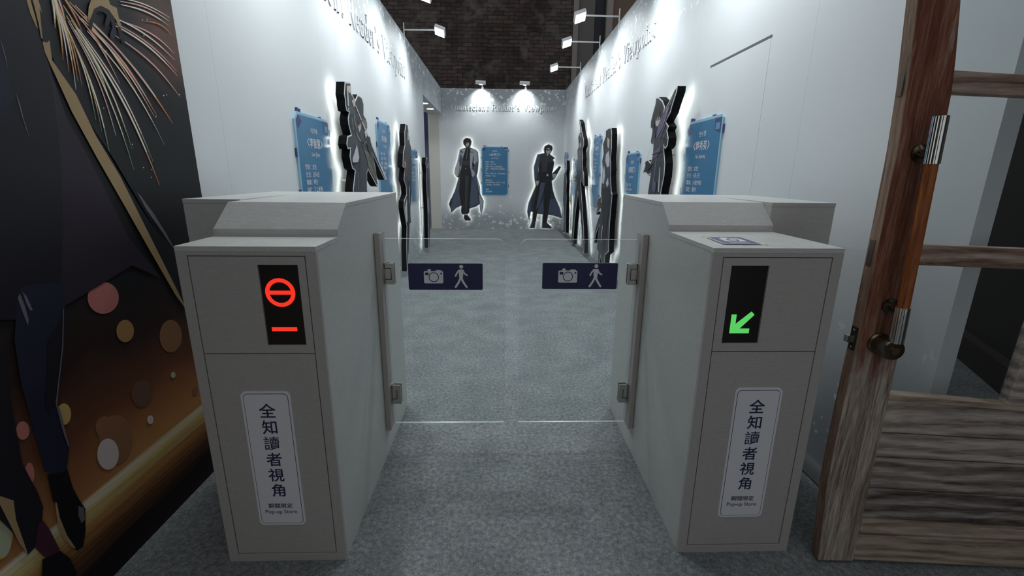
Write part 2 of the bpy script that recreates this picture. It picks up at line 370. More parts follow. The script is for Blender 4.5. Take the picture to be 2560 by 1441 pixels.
def ticket_gate(side, x0, x1, yf, ystep, ybev, yb, wing, wy, label, sign):
    """side: -1 left gate, +1 right gate. x0 < x1; the passage is towards x = 0."""
    g = thing('ticket_gate', label, 'ticket gate', ((x0 + x1) / 2, yf, 0), 'pair of grey ticket gates')
    xi, xo = (x1, x0) if side < 0 else (x0, x1)
    ch = [(yf, 0.992), (ystep, 0.995), (ystep, 1.016), (ybev, 1.088), (yb, 1.092)]
    cap = 0.014
    prof = [(yf + 0.012, 0)] + [(yf + 0.012, 0.992 - cap)] + [(ystep + 0.0075, 0.995 - cap), (ystep + 0.0075, 1.008), (ybev + 0.0075, 1.088 - cap), (yb, 1.092 - cap), (yb, 0)]
    e = 0.0015
    MB().prism([(x0 + e, y, z) for y, z in prof], (x1 - x0 - 2 * e, 0, 0)).build('body', LAM, g, 0.0015)
    # lid: follows the stepped top
    low = [(yf, 0.992 - cap), (ystep + 0.006, 0.995 - cap), (ystep + 0.006, 1.010), (ybev + .006, 1.088 - cap), (yb, 1.092 - cap)]
    lid = MB().prism([(x0, *q) for q in ch + low[::-1]], (x1 - x0, 0, 0))
    lid.build('top_cover', LAM, g, 0.001)
    fw = 0.0285
    fr = MB(); zt = 0.992 - cap
    fr.box((x0, yf, 0), (x0 + fw, yf + 0.012, zt)).box((x1 - fw, yf, 0), (x1, yf + 0.012, zt))
    fr.box((x0 + fw, yf, 0), (x1 - fw, yf + 0.012, 0.028)).box((x0 + fw, yf, 0.9675), (x1 - fw, yf + 0.012, zt))
    fr.build('front_frame', LAMF, g, 0.0008)
    px0, px1 = x0 + fw + 0.0025, x1 - fw - 0.0025
    pm, seam = 0.0012, 0.6945
    # screen opening
    if side < 0: sx0, sx1 = x0 + 0.205, x0 + 0.309
    else: sx0, sx1 = x0 + 0.055, x0 + 0.159
    sz0, sz1 = 0.719, 0.9435
    up = MB()
    up.box((px0, yf + pm, seam + .0015), (sx0, yf + .011, 0.965)).box((sx1, yf + pm, seam + .0015), (px1, yf + .011, 0.965))
    up.box((sx0, yf + pm, seam + .0015), (sx1, yf + .011, sz0)).box((sx0, yf + pm, sz1), (sx1, yf + .011, 0.965))
    up.build('upper_panel', LAMF, g)
    MB().box((px0, yf + pm, 0.0305), (px1, yf + .011, seam - .0015)).build('lower_panel', LAMF, g)
    sc = MB().box((sx0, yf + .0065, sz0), (sx1, yf + .0105, sz1)).build('display_screen', SCREEN, g)
    fs = lambda x, z: Vector((x, yf + .0058, z)); sy = MB()
    if side < 0:
        cx, cz = x0 + 0.2535, 0.867
        ring(sy, cx, cz, 0.0285, 0.0395, fs, 0, 48); fb = MB()
        sy.poly([fs(cx - .0305, cz - .0055), fs(cx + .0305, cz - .0055), fs(cx + .0305, cz + .0055), fs(cx - .0305, cz + .0055)])
        fb.poly([fs(x0 + .219, .758), fs(x0 + .287, .758), fs(x0 + .287, .770), fs(x0 + .219, .770)])
        o = sy.build('stop_symbol', RED_E, sc); o['label'] = 'glowing red no entry ring'; fb.build('stop_bar', RED_E, sc)['label'] = 'glowing red bar'
    else:
        ax, az, w = x0 + 0.0755, 0.7475, 0.0145; L = 0.056
        sy.poly([fs(ax, az), fs(ax + L, az), fs(ax + L, az + w), fs(ax + w * 1.95, az + w), fs(ax + L + .009, az + L + .003 - w * .7 + .006), fs(ax + L - .0005, az + L + .009),
                 fs(ax + w, az + w * 1.95), fs(ax + w, az + L), fs(ax, az + L)])
        o = sy.build('arrow_symbol', GREEN_E, sc); o['label'] = 'glowing green arrow pointing down left'
    # vertical sign plate
    if side < 0: tx0, tx1 = x0 + 0.1115, x0 + 0.2495
    else: tx0, tx1 = x0 + 0.114, x0 + 0.254
    tz0, tz1, py = 0.136, 0.582, yf - 0.002
    fp = lambda d: (lambda x, z: Vector((x, py - d * 0.0005, z)))
    sp = MB().prism(rrect(tx0, tz0, tx1, tz1, 0.016, fp(0)), (0, 0.0031, 0), 0)
    b = 0.0065
    sp.poly(rrect(tx0 + b, tz0 + b, tx1 - b, tz1 - b, 0.0125, fp(0.6)), 1)
    sp.poly(rrect(tx0 + b + .0014, tz0 + b + .0014, tx1 - b - .0014, tz1 - b - .0014, 0.0115, fp(1.2)), 0)
    U, V = (1, 0, 0), (0, 0, 1); mx = (tx0 + tx1) / 2
    for k, chh in enumerate('全知讀者視角'):
        sp.text(chh, fp(1.8)(mx, 0.523 - k * 0.0527), U, V, h=0.0445, maxw=0.0475, mi=1, bold=0.006 if chh == '讀' else 0.014)
    sp.text('期間限定', fp(1.8)(mx, 0.2055), U, V, h=0.0175, maxw=0.074, mi=1, bold=0.014)
    sp.text('Pop-up Store', fp(1.8)(mx, 0.183), U, V, h=0.0165, maxw=0.097, mi=1, bold=0.006)
    sp.build('sign_plate', [SIGNW, INK, mat('grey_ink', (0.10, 0.10, 0.14), 0.5)], g)
    # wide rear housing on the wall side
    wb = MB().box((xo, wy, 0), (wing, yb, 1.092 - cap)); wb.build('rear_housing', LAM, g, 0.0015)
    MB().box((xo, wy - .001, 1.092 - cap), (wing, yb, 1.0918)).build('housing_cover', LAM, g, 0.001)
    # hinge rail on the passage side
    s = -side; yr0, yr1 = 1.703, 1.787
    MB().box((xi - s * 0.001, yr0, 0.118), (xi + s * 0.021, yr1, 0.957)).build('hinge_rail', RAIL, g, 0.003)
    # glass leaf
    yg = 1.745; t = 0.005; gx0, gx1 = (xi + s * 0.029, -side * -0.022 if side > 0 else 0.022)
    if side < 0: gx0, gx1 = xi + 0.029, 0.022
    else: gx0, gx1 = 0.080, xi - 0.029
    zb, zt2 = 0.1315, 0.932; f0 = lambda x, z: Vector((x, yg - t, z)); pts = []
    free, fixed = (gx1, gx0) if side < 0 else (gx0, gx1)
    sg = 1 if free > fixed else -1
    for cx, cz, r, a in ((free - sg * .035, zt2 - .035, .035, 0), (free - sg * .006, zb + .006, .006, -PI / 2)):
        seq = [a + PI / 2 * i / 6 for i in range(7)]
        if a == 0: seq = seq[::-1]
        else: seq = [0 - PI / 2 * i / 6 for i in range(7)]
        for tt in seq: pts.append(f0(cx + sg * r * math.cos(tt), cz + r * math.sin(tt)))
    pts = [f0(fixed, zt2)] + pts + [f0(fixed, zb)]
    gl = MB(); n = len(pts); d = Vector((0, 2 * t, 0))
    gl.prism(pts, d, 0, 0)
    for i in range(2, len(gl.f)): gl.m[i] = 1
    go = gl.build('glass_leaf', [GLASS, GEDGE], g)
    st0, st1, sz = (-0.362, -0.068, (0.727, 0.834)) if side < 0 else (0.170, 0.471, (0.7315, 0.838))
    fst = lambda dd: (lambda x, z: Vector((x, yg - t - 0.0006 - dd * 0.0004, z)))
    sk = MB().poly(rrect(st0, sz[0], st1, sz[1], 0.006, fst(0)), 0); W = st1 - st0; cz = (sz[0] + sz[1]) / 2
    sk.poly(rrect(st0 - .0012, sz[0] - .0012, st1 + .0012, sz[1] + .0012, 0.007, fst(-0.5)), 1)
    camera_icon(sk, st0 + W * 0.338, cz - .002, 0.076, fst, 1, 0); walker_icon(sk, st0 + W * 0.706, cz + .001, 0.095, fst, 1)
    sk.build('sticker', [NAVY, ICON], go)
    for hz in (0.793, 0.2705):
        h = MB(); hx0, hx1 = xi + s * 0.026, xi + s * 0.062
        h.box((hx0, yg - .0135, hz - .043), (hx1, yg - .0052, hz + .043)); h.box((hx0, yg + .0052, hz - .043), (hx1, yg + .0135, hz + .043))
        h.box((xi + s * 0.0205, yg - .009, hz - .024), (xi + s * 0.040, yg + .009, hz + .024))
        h.box((xi + s * 0.0195, yg - .019, hz - .043), (xi + s * 0.0245, yg + .019, hz + .043))
        ho = h.build('glass_hinge', CHROME, g, 0.0012)
        gr = MB(); y = yg - .0143; r = .0024
        if hz > .5:
            gr.box((hx0, y, hz + .021), (hx0 + s * .026, y + .001, hz + .021 + r)); gr.box((hx0, y, hz - .021), (hx0 + s * .026, y + .001, hz - .021 - r))
            gr.box((hx0 + s * .026, y, hz - .021 - r), (hx0 + s * (.026 - r), y + .001, hz + .021 + r))
        else:
            gr.box((hx0, y, hz - .019), (hx0 + s * .02, y + .001, hz - .019 - r)); gr.box((hx0 + s * .02, y, hz - .019 - r), (hx0 + s * (.02 - r), y + .001, hz + .02))
        gr.build('hinge_groove', BLACK, ho)
    if side > 0:   # small scan sticker on the front lid
        q = [Vector((0.634, 1.360, 0.9955)), Vector((0.747, 1.364, 0.9955)), Vector((0.737, 1.222, 0.9945)), Vector((0.625, 1.226, 0.9945))]
        lift = Vector((0, 0, 0.0012))
        def fq(x, z, l=1): 
            a = q[3].lerp(q[2], x); b = q[0].lerp(q[1], x); return a.lerp(b, z) + lift * l
        t2 = MB().poly([fq(0, 0, .5), fq(1, 0, .5), fq(1, 1, .5), fq(0, 1, .5)], 1)
        t2.poly([fq(.05, .04, .8), fq(.95, .04, .8), fq(.95, .96, .8), fq(.05, .96, .8)], 0)
        f2 = lambda l: (lambda x, z: fq(x, z, 1 + 0.3 * l))
        t2.poly(rrect(.22, .3, .78, .75, .08, f2(0)), 1); ring(t2, .5, .52, .10, .16, f2(1), 0, 20); t2.poly(rrect(.3, .75, .48, .84, .02, f2(0)), 1)
        t2.poly([f2(0)(x, z) for x, z in ((.25, .13), (.75, .13), (.75, .18), (.25, .18))], 1)
        for cx2, cz2 in ((-.06, 1.03), (1.05, -.03)):
            t2.poly([fq(cx2 - .07, cz2, .6), fq(cx2, cz2 - .025, .6), fq(cx2 + .07, cz2, .6), fq(cx2, cz2 + .025, .6)], 2)
        t2.build('lid_sticker', [mat('faded_navy', (0.07, 0.08, 0.20), 0.5), ICON, mat('tape_grey', (0.2, 0.22, 0.2), 0.6)], g)
    return g
ticket_gate(-1, -0.838, -0.478, 1.162, 1.332, 1.424, 2.12, -1.024, 1.495,
            'grey ticket gate showing a red no entry sign, beside the dark mural', None)
ticket_gate(1, 0.573, 0.932, 1.172, 1.506, 1.590, 2.105, 1.155, 1.533,
            'grey ticket gate showing a green arrow, beside the wooden door', None)

# ------------------------------------------------------------------ wooden door, opened on the right
DA = at_z(2040, 1405, 0.004); DB = at_z(2560, 1425, 0.004)
DU = (DB - DA); DU.z = 0; DU.normalize(); DN = Vector((-DU.y, DU.x, 0)); DN = DN if DN.y > 0 else -DN     # DN points away from the viewer
def dp(px, py, off=0.0):
    r = ray(px, py); t = (DA - EYE).dot(DN) / r.dot(DN); return EYE + r * t + DN * off
def ds(p): return (p - DA).dot(DU)
def dw(s, z, off=0.0): return DA + DU * s + Vector((0, 0, z - DA.z)) + DN * off
WORN = ((0.15, 0.105, 0.075), (0.34, 0.28, 0.235), (0.55, 0.49, 0.43))
STILE = m_wood('worn_stile_wood', (0.085, 0.026, 0.016), (0.20, 0.075, 0.045), (0.33, 0.18, 0.12), 'z', 0.5, WORN)
GREYW = m_wood('silvered_wood', (0.16, 0.12, 0.10), (0.38, 0.32, 0.285), (0.58, 0.51, 0.47), 'x', 0.7)
DARKW = m_wood('dark_weathered_wood', (0.05, 0.04, 0.035), (0.18, 0.15, 0.135), (0.42, 0.38, 0.35), 'x', 0.7)
TANW = m_wood('tan_weathered_wood', (0.17, 0.12, 0.085), (0.38, 0.30, 0.235), (0.54, 0.44, 0.36), 'x', 0.7)
RAILW = m_wood('rail_wood', (0.11, 0.055, 0.04), (0.30, 0.21, 0.17), (0.50, 0.40, 0.34), 'x', 0.6)
GRIPW = m_wood('varnished_grip', (0.15, 0.042, 0.012), (0.30, 0.093, 0.027), (0.42, 0.15, 0.045), 'z', 0.25)
EDGEW = m_wood('edge_wood', (0.13, 0.075, 0.05), (0.30, 0.195, 0.135), (0.45, 0.32, 0.23), 'z', 0.6)
door = bpy.data.objects.new('door_1', None); COL.objects.link(door); door.location = DA; ORG['door_1'] = DA.copy()
struct(door, 'old glazed wooden door standing open at the right, weathered grey below')
DT = 0.036
stile_px_l = [(2295, 0), (2270, 210), (2245, 370), (2211, 540), (2182, 680), (2150, 835), (2122, 955), (2095, 1080), (2070, 1200), (2045, 1402)]
stile_px_r = [(2132, 1404), (2222, 1002), (2250, 870), (2310, 590), (2350, 385), (2380, 232), (2390, 150), (2403, 0)]
sl = [dp(*p) for p in stile_px_l]; sr = [dp(*p) for p in stile_px_r]
def extend(a, b, z): return b + (b - a) * ((z - b.z) / (b.z - a.z))
ZT = 2.05
sl = [extend(sl[1], sl[0], ZT)] + sl; sr = sr + [extend(sr[-2], sr[-1], ZT)]
st = MB().prism(sl + sr, DN * DT, 0, 0)
for i in range(2, len(st.f)): st.m[i] = 1
st.build('stile', [STILE, EDGEW], door, 0.002)
def board(name, px, m, off=0.0, thick=DT, bev=0.002, s_end=0.86):
    """a horizontal member given by its left edge (top, bottom) and the same edge's course to the right"""
    lt, lb, rt, rb = [dp(*p) for p in px]
    def far_(a, b): return a + (b - a) * ((s_end - ds(a)) / (ds(b) - ds(a)))
    pts = [lt, far_(lt, rt), far_(lb, rb), lb]
    return MB().prism([p + DN * off for p in pts], DN * thick).build(name, m, door, bev)
board('glazing_rail', [(2384, 174), (2378, 232), (2560, 185), (2560, 240)], RAILW, 0.004, DT - .008)
board('glazing_rail', [(2304, 613), (2294, 664), (2560, 623), (2560, 675)], RAILW, 0.004, DT - .008)
board('bottom_rail_cap', [(2222, 987), (2218, 1001), (2560, 1017), (2560, 1031)], TANW, 0.002, DT - .004)
board('plank', [(2218, 1002), (2200, 1085), (2560, 1031), (2560, 1105)], GREYW, 0.008, DT - .016, .003)
board('plank', [(2200, 1088), (2188, 1147), (2560, 1108), (2560, 1167)], GREYW, 0.010, DT - .020, .003)
board('plank', [(2188, 1149), (2170, 1225), (2560, 1169), (2560, 1249)], m_wood('brown_weathered_wood', (0.08, 0.062, 0.055), (0.26, 0.21, 0.185), (0.48, 0.42, 0.385), 'x', 0.7), 0.010, DT - .020, .003)
board('plank', [(2170, 1227), (2154, 1302), (2560, 1251), (2560, 1324)], DARKW, 0.012, DT - .024, .003)
board('bottom_rail', [(2155, 1302), (2146, 1337), (2560, 1325), (2560, 1355)], TANW, 0.0, DT, .008)
board('bottom_rail', [(2146, 1338), (2132, 1403), (2560, 1356), (2560, 1424)], TANW, 0.002, DT - .004, .006)
mu = [dp(2518, 1016), dp(2560, 888)]; mu0 = extend(mu[0], mu[1], 0.95); mu_w = DU * 0.10
MB().prism([mu[0], mu0, mu0 + mu_w, mu[0] + mu_w], DN * (DT - .008)).build('mullion', GREYW, door, .003)
sR = 0.86
MB().prism([dw(sR, 0.01), dw(sR, ZT), dw(sR + .11, ZT), dw(sR + .11, 0.01)], DN * DT).build('stile', STILE, door, .002)
MB().prism([dw(-.02, 1.96), dw(sR, 1.90), dw(sR, ZT), dw(-.02, ZT)], DN * (DT - .002)).build('top_rail', RAILW, door, .002)
pl = ds(dp(2330, 500)) - 0.012
MB().prism([dw(ds(dp(2222, 1000)) - .004, 0.575, .016), dw(ds(dp(2380, 230)) - .004, 1.40, .016), dw(ds(dp(2400, 0)) - .004, 1.97, .016), dw(sR + .005, 1.92, .016), dw(sR + .005, 0.53, .016)], DN * .004).build('glass_pane', DGLASS, door)
# long pull handle
OFF = -0.052
def hp(px, py): return dp(px, py) + (dp(px, py) - EYE).normalized() * 0 + DN * OFF
def dpo(px, py, off):
    r = ray(px, py); t = (DA + DN * off - EYE).dot(DN) / r.dot(DN); return EYE + r * t
hT, hB = dpo(2353, 290, OFF), dpo(2241, 857, OFF)
def hl(t): return hT.lerp(hB, t)
HR = 0.0132
handle = MB().tube([hl(0.19), hl(0.83)], HR, 24).build('pull_handle', GRIPW, door, smooth=True)
for t0, t1 in ((0.0, 0.192), (0.828, 1.0)):
    pts, n = [], 48
    fe = MB(); a, b = hl(t0), hl(t1); d = (b - a).normalized(); u = d.orthogonal().normalized(); v = d.cross(u)
    prof = [(HR + 0.0012 + (0.0011 if (i // 2) % 2 else 0)) for i in range(n)]
    o = [a + (u * math.cos(2 * PI * i / n) + v * math.sin(2 * PI * i / n)) * prof[i] for i in range(n)]
    fe.prism(o, b - a); fe.build('ferrule', STEEL, handle)
for (px, py), tt in (((2298, 383), 0.165), ((2224, 765), 0.838)):
    c = dp(px, py); e = hl(tt); mid = c.lerp(e, 0.45)
    MB().tube([c + DN * .002, c - DN * .006, c - DN * .010, mid, e], [.021, .021, .012, .0105, .011], 20).build('handle_post', BRASS, handle, smooth=True)
kc = dp(2196, 858)
kn = MB().tube([kc + DN * .002, kc - DN * .004, kc - DN * .008, kc - DN * .022, kc - DN * .05, kc - DN * .056, kc - DN * .0565], [.030, .030, .026, .025, .029, .026, .017], 28)
ko = kn.build('door_knob', BRASS, door, smooth=True)
kk = kc - DN * .0572
MB().tube([kk, kk - DN * .003], [.011, .0105], 18).build('keyhole', mat('copper_core', (0.35, 0.2, 0.13), 0.35, 1.0), ko, smooth=True)
def edge_at(z):
    for a, b in zip(sl, sl[1:]):
        if b.z <= z <= a.z: return a.lerp(b, (a.z - z) / (a.z - b.z))
    return sl[-1]
e0 = edge_at(0.745) + DN * (DT * 0.5)
lt = MB(); lt.prism([e0 + Vector((0, 0, z)) + DN * y - DU * .001 for y, z in ((-.011, -.033), (.011, -.033), (.011, .033), (-.011, .033))], -DU * .0015)
lp = lt.build('latch_plate', mat('blackened_steel', (0.05, 0.05, 0.05), 0.4, 0.8), door)
MB().prism([e0 + Vector((0, 0, z)) + DN * y - DU * .002 for y, z in ((-.007, -.0095), (.007, -.0095), (.007, .0095), (-.007, .0095))], -DU * .021).build('latch_bolt', STEEL, lp, .001)
sc2 = MB()
for dz in (-.025, .025): sc2.tube([e0 + Vector((0, 0, dz)) - DU * .0022, e0 + Vector((0, 0, dz)) - DU * .0042], .0038, 12)
sc2.build('latch_screws', STEEL, lp)
for z in (1.405, 0.985):
    e1 = edge_at(z) + DN * (DT * 0.55)
    MB().prism([e1 + Vector((0, 0, b)) + DN * a for a, b in ((-.008, -.035), (.008, -.035), (.008, .035), (-.008, .035))], -DU * .0022).build('edge_plate', mat('dull_bronze', (0.13, 0.10, 0.085), 0.5, 0.6), door, .0005)

# ------------------------------------------------------------------ mural on the left wall (generic festive night picture)
MX = -1.155
def m_mural():
    m = mat('mural_night_print', rough=0.55, spec=0.3); k = NT(m)
    tc = k.n('ShaderNodeTexCoord'); sep = k.n('ShaderNodeSeparateXYZ'); k.l(tc.outputs['Object'], sep.inputs[0])
    y, z = sep.outputs[1], sep.outputs[2]
    q = k.math('SUBTRACT', z, k.math('MULTIPLY_ADD', y, 0.031, 0.26))          # height over the printed light trail
    n = k.noise(k.pos(), 2.3, 3)
    nq = k.noise(k.pos((1, 1.2, 60)), 1.4, 4, 0.7)                              # long thin streaks
    up = k.ramp(k.math('ADD', q, k.math('MULTIPLY_ADD', n, 0.24, -0.12)), [(0.0, (0.52, 0.25, 0.085)), (0.10, (0.36, 0.15, 0.055)), (0.22, (0.15, 0.055, 0.026)), (0.40, (0.032, 0.016, 0.013)), (0.60, (0.010, 0.011, 0.014))])
    qd = k.math('MULTIPLY', q, -1.0)
    dn = k.ramp(k.math('ADD', k.math('MULTIPLY', qd, 3.0), k.math('MULTIPLY_ADD', nq, 0.34, -0.17)), [(0.0, (0.85, 0.78, 0.62)), (0.10, (0.68, 0.55, 0.22)), (0.24, (0.45, 0.22, 0.07)), (0.42, (0.14, 0.055, 0.025)), (0.60, (0.012, 0.009, 0.009))])
    c = k.mix(k.step(q, -0.006, 0.010), dn, up)
    cmb = k.n('ShaderNodeCombineXYZ'); k.l(y, cmb.inputs[0]); k.l(z, cmb.inputs[1])
    ds_ = k.n('ShaderNodeVectorMath', operation='DISTANCE'); k.l(cmb.outputs[0], ds_.inputs[0]); ds_.inputs[1].default_value = (1.36, 1.62, 0)
    c = k.mix(k.math('MULTIPLY', k.step(ds_.outputs['Value'], 0.21, 0.03), 0.5), c, (0.26, 0.12, 0.08))
    k.base(c); return m
mur = MB(); mur.box((LX + .0012, -1.5, 0.0), (MX, 1.80, 2.83), 0)
mm = [m_mural()]
def mcol(name, c):
    mm.append(mat('print_' + name, c, 0.55, spec=0.3)); return len(mm) - 1
C_NAVY = mcol('navy', (0.014, 0.016, 0.034)); C_COAT = mcol('plum', (0.030, 0.020, 0.034)); C_COAT2 = mcol('ink', (0.013, 0.012, 0.02)); C_TAN = mcol('tan', (0.42, 0.29, 0.15))
C_DEEP = mcol('deep_navy', (0.008, 0.011, 0.018)); C_GREY = mcol('violet_grey', (0.16, 0.145, 0.17)); C_LEG = mcol('trouser', (0.017, 0.019, 0.042)); C_BLK = mcol('black', (0.005, 0.005, 0.008))
C_WHT = mcol('spark_white', (0.92, 0.88, 0.80)); C_YEL = mcol('spark_yellow', (0.80, 0.55, 0.22)); C_ORG = mcol('spark_orange', (0.72, 0.27, 0.10)); C_GRN = mcol('spark_green', (0.22, 0.45, 0.33)); C_PNK = mcol('spark_pink', (0.85, 0.50, 0.48))
C_HALO = mcol('spark_halo', (0.16, 0.085, 0.06))
C_B1 = mcol('bokeh_rose', (0.55, 0.20, 0.18)); C_B2 = mcol('bokeh_gold', (0.42, 0.24, 0.09)); C_B3 = mcol('bokeh_brown', (0.30, 0.145, 0.075)); C_B4 = mcol('bokeh_white', (0.72, 0.60, 0.60)); C_B5 = mcol('bokeh_lime', (0.50, 0.52, 0.35)); C_B6 = mcol('bokeh_amber', (0.60, 0.40, 0.14)); C_WINE = mcol('wine', (0.06, 0.018, 0.035))
_lay = [0]
def mpoly(px, mi, lay):
    _lay[0] += 1
    mur.poly([at_x(x, y, MX + 0.0008 + lay * 0.0004 + (_lay[0] % 90) * 4e-6) for x, y in px], mi)
def mell(cx, cy, rx, ry, mi, lay, n=30): mpoly([(cx + rx * math.cos(2 * PI * i / n), cy + ry * math.sin(2 * PI * i / n)) for i in range(n)], mi, lay)
for cx, cy, rx, ry, c in ((258, 745, 39, 40, C_B1), (313, 828, 22, 28, C_B2), (427, 841, 28, 41, C_B3), (433, 938, 6, 8, C_B5), (488, 978, 7, 11, C_B3), (160, 1036, 18, 27, C_B6), (57, 1077, 17, 23, C_B1),
                          (262, 1069, 23, 28, C_B3), (376, 1050, 8, 11, C_B4), (290, 1100, 42, 62, C_B3), (270, 1136, 27, 39, C_B4), (74, 1185, 12, 28, C_B1), (0, 1320, 34, 80, C_B6), (355, 985, 26, 34, C_HALO), (8, 1350, 20, 44, C_B5)):
    mell(cx, cy, rx, ry, c, 0 if c in (C_HALO, C_B3) else 1)
# spark trails fanning out from the top
def trail(x0, y0, x1, y1, bend, w, c, lay=2, tip=None):
    dx, dy = x1 - x0, y1 - y0; L = math.hypot(dx, dy); nx, ny = -dy / L, dx / L
    def ribbon(a, b, wd, ci, ly):
        A, B = [], []
        for i in range(9):
            t = a + (b - a) * i / 8; k = math.sin(PI * t) * bend; ww = wd * (0.25 + 0.75 * math.sin(PI * min(1, t * 0.9 + .1)))
            x, y = x0 + dx * t + nx * k, y0 + dy * t + ny * k
            A.append((x + nx * ww, y + ny * ww)); B.append((x - nx * ww, y - ny * ww))
        for i in range(8): mpoly([A[i], A[i + 1], B[i + 1], B[i]], ci, ly)
    ribbon(0, 0.9, w * 1.9, C_HALO, lay - 1); ribbon(0, 0.88, w, c, lay)
    if tip is not None: ribbon(0.8, 1, w * .9, tip, lay)
S = random.Random(3)
for (x1, y1, f, w, c, t) in (
    (275, 387, .30, 1.6, C_WHT, C_GRN), (335, 425, .22, 1.3, C_WHT, C_GRN), (325, 355, .34, 1.4, C_WHT, C_GRN), (383, 405, .30, 1.4, C_WHT, C_GRN), (399, 464, .26, 2.0, C_WHT, C_ORG),
    (411, 362, .34, 1.3, C_WHT, C_GRN), (432, 309, .22, 1.7, C_PNK, C_ORG), (427, 300, .3, 1.2, C_WHT, C_ORG), (340, 228, .25, 1.4, C_YEL, C_ORG), (450, 242, .5, 1.5, C_PNK, C_PNK), (444, 190, .5, 1.7, C_WHT, C_PNK), (442, 178, .5, 1.2, C_PNK, C_PNK),
    (436, 134, .62, 1.6, C_PNK, C_PNK), (437, 150, .5, 1.6, C_WHT, C_PNK), (425, 66, .6, 1.6, C_WHT, C_GRN), (424, 44, .55, 1.3, C_WHT, C_WHT), (422, 52, .6, 1.5, C_PNK, C_WHT), (430, 88, .78, 1.2, C_ORG, C_ORG), (195, 205, .2, 1.6, C_YEL, C_ORG), (190, 225, .25, 1.5, C_PNK, C_WHT),
    (172, 180, .2, 1.5, C_WHT, C_ORG), (158, 150, .2, 2.0, C_YEL, C_ORG), (280, 265, .25, 1.6, C_YEL, C_YEL), (275, 160, .5, 1.3, C_ORG, C_ORG), (205, 78, .2, 2.0, C_ORG, C_ORG), (150, 60, .2, 2.4, C_WHT, C_YEL), (138, 70, .2, 2.4, C_WHT, C_YEL), (165, 60, .2, 2.0, C_PNK, C_YEL),
    (300, 210, .25, 1.3, C_PNK, C_PNK), (392, 290, .4, 1.7, C_ORG, C_ORG), (372, 255, .4, 1.3, C_PNK, C_WHT), (385, 290, .32, 1.5, C_WHT, C_PNK), (185, 190, .25, 1.5, C_WHT, C_ORG), (315, 330, .3, 1.2, C_YEL, C_YEL), (330, 372, .38, 1.2, C_GRN, C_GRN), (240, 300, .3, 1.4, C_WHT, C_GRN), (255, 330, .34, 1.1, C_YEL, C_GRN), (290, 340, .3, 1.3, C_PNK, C_WHT), (205, 215, .2, 1.3, C_ORG, C_ORG)):
    ox, oy = 118, -70; L_ = math.hypot(x1 - ox, y1 - oy)
    trail(ox + (x1 - ox) * f, oy + (y1 - oy) * f, x1, y1, -0.028 * L_, w, c, 3, t)
for _ in range(16): mell(S.uniform(200, 450), S.uniform(20, 480), 1.2, 1.6, C_WHT, 3, 8)
# draped dark coat with a tan facing, trousers and shoes
mpoly([(-60, 0), (78, 0), (92, 62), (118, 150), (165, 290), (240, 430), (320, 590), (402, 695), (330, 664), (245, 716), (160, 766), (80, 795), (-60, 800)], C_COAT, 4)
mpoly([(-60, 0), (66, 0), (90, 70), (130, 210), (150, 360), (158, 560), (150, 768), (60, 800), (-60, 800)], C_COAT2, 5)
mpoly([(-60, 80), (5, 92), (12, 140), (22, 190), (36, 240), (18, 290), (-60, 290)], C_NAVY, 6)
mpoly([(0, 96), (8, 118), (16, 150), (20, 172), (11, 140)], C_GREY, 7)
mpoly([(38, 228), (50, 260), (60, 300), (76, 350), (64, 320), (52, 282)], C_GREY, 7)
mpoly([(106, 105), (124, 100), (138, 165), (165, 240), (222, 322), (285, 420), (345, 480), (395, 585), (436, 640), (455, 725), (462, 790), (448, 745), (430, 716), (350, 560), (300, 440), (245, 345), (205, 280), (150, 170), (128, 140)], C_DEEP, 5)
mpoly([(106, 104), (124, 102), (130, 150), (190, 236), (240, 340), (300, 440), (350, 540), (440, 720), (470, 780), (440, 740), (380, 636), (320, 530), (240, 390), (180, 280), (130, 170), (112, 130)], C_TAN, 6)
mpoly([(66, 0), (76, 0), (88, 40), (95, 72), (90, 66), (76, 34)], C_TAN, 6); mpoly([(82, 0), (96, 0), (104, 26), (108, 60), (109, 100), (103, 95), (97, 60)], C_TAN, 7)
mpoly([(100, 20), (112, 50), (122, 95), (120, 106), (108, 103), (104, 62)], C_DEEP, 8)
mpoly([(342, 480), (352, 490), (385, 535), (416, 585), (436, 622), (430, 616), (402, 575), (366, 525)], C_GREY, 7)
# gloved hand
mpoly([(228, 0), (272, 0), (276, 12), (292, 20), (298, 48), (306, 70), (300, 76), (290, 50), (272, 26), (252, 18), (236, 26), (231, 50), (222, 58), (220, 40), (222, 16)], C_TAN, 5)
mpoly([(236, 22), (252, 14), (272, 24), (286, 44), (289, 62), (292, 84), (284, 99), (276, 98), (275, 90), (281, 72), (277, 50), (272, 62), (263, 68), (263, 55), (267, 38), (258, 30), (246, 28), (236, 38), (232, 62), (229, 77), (222, 68), (224, 50), (228, 44)], C_BLK, 6)
mpoly([(293, 70), (300, 66), (310, 92), (312, 106), (308, 110), (302, 100)], C_BLK, 7); mpoly([(277, 80), (283, 66), (288, 76), (287, 92), (280, 100), (275, 94)], C_NAVY, 7)
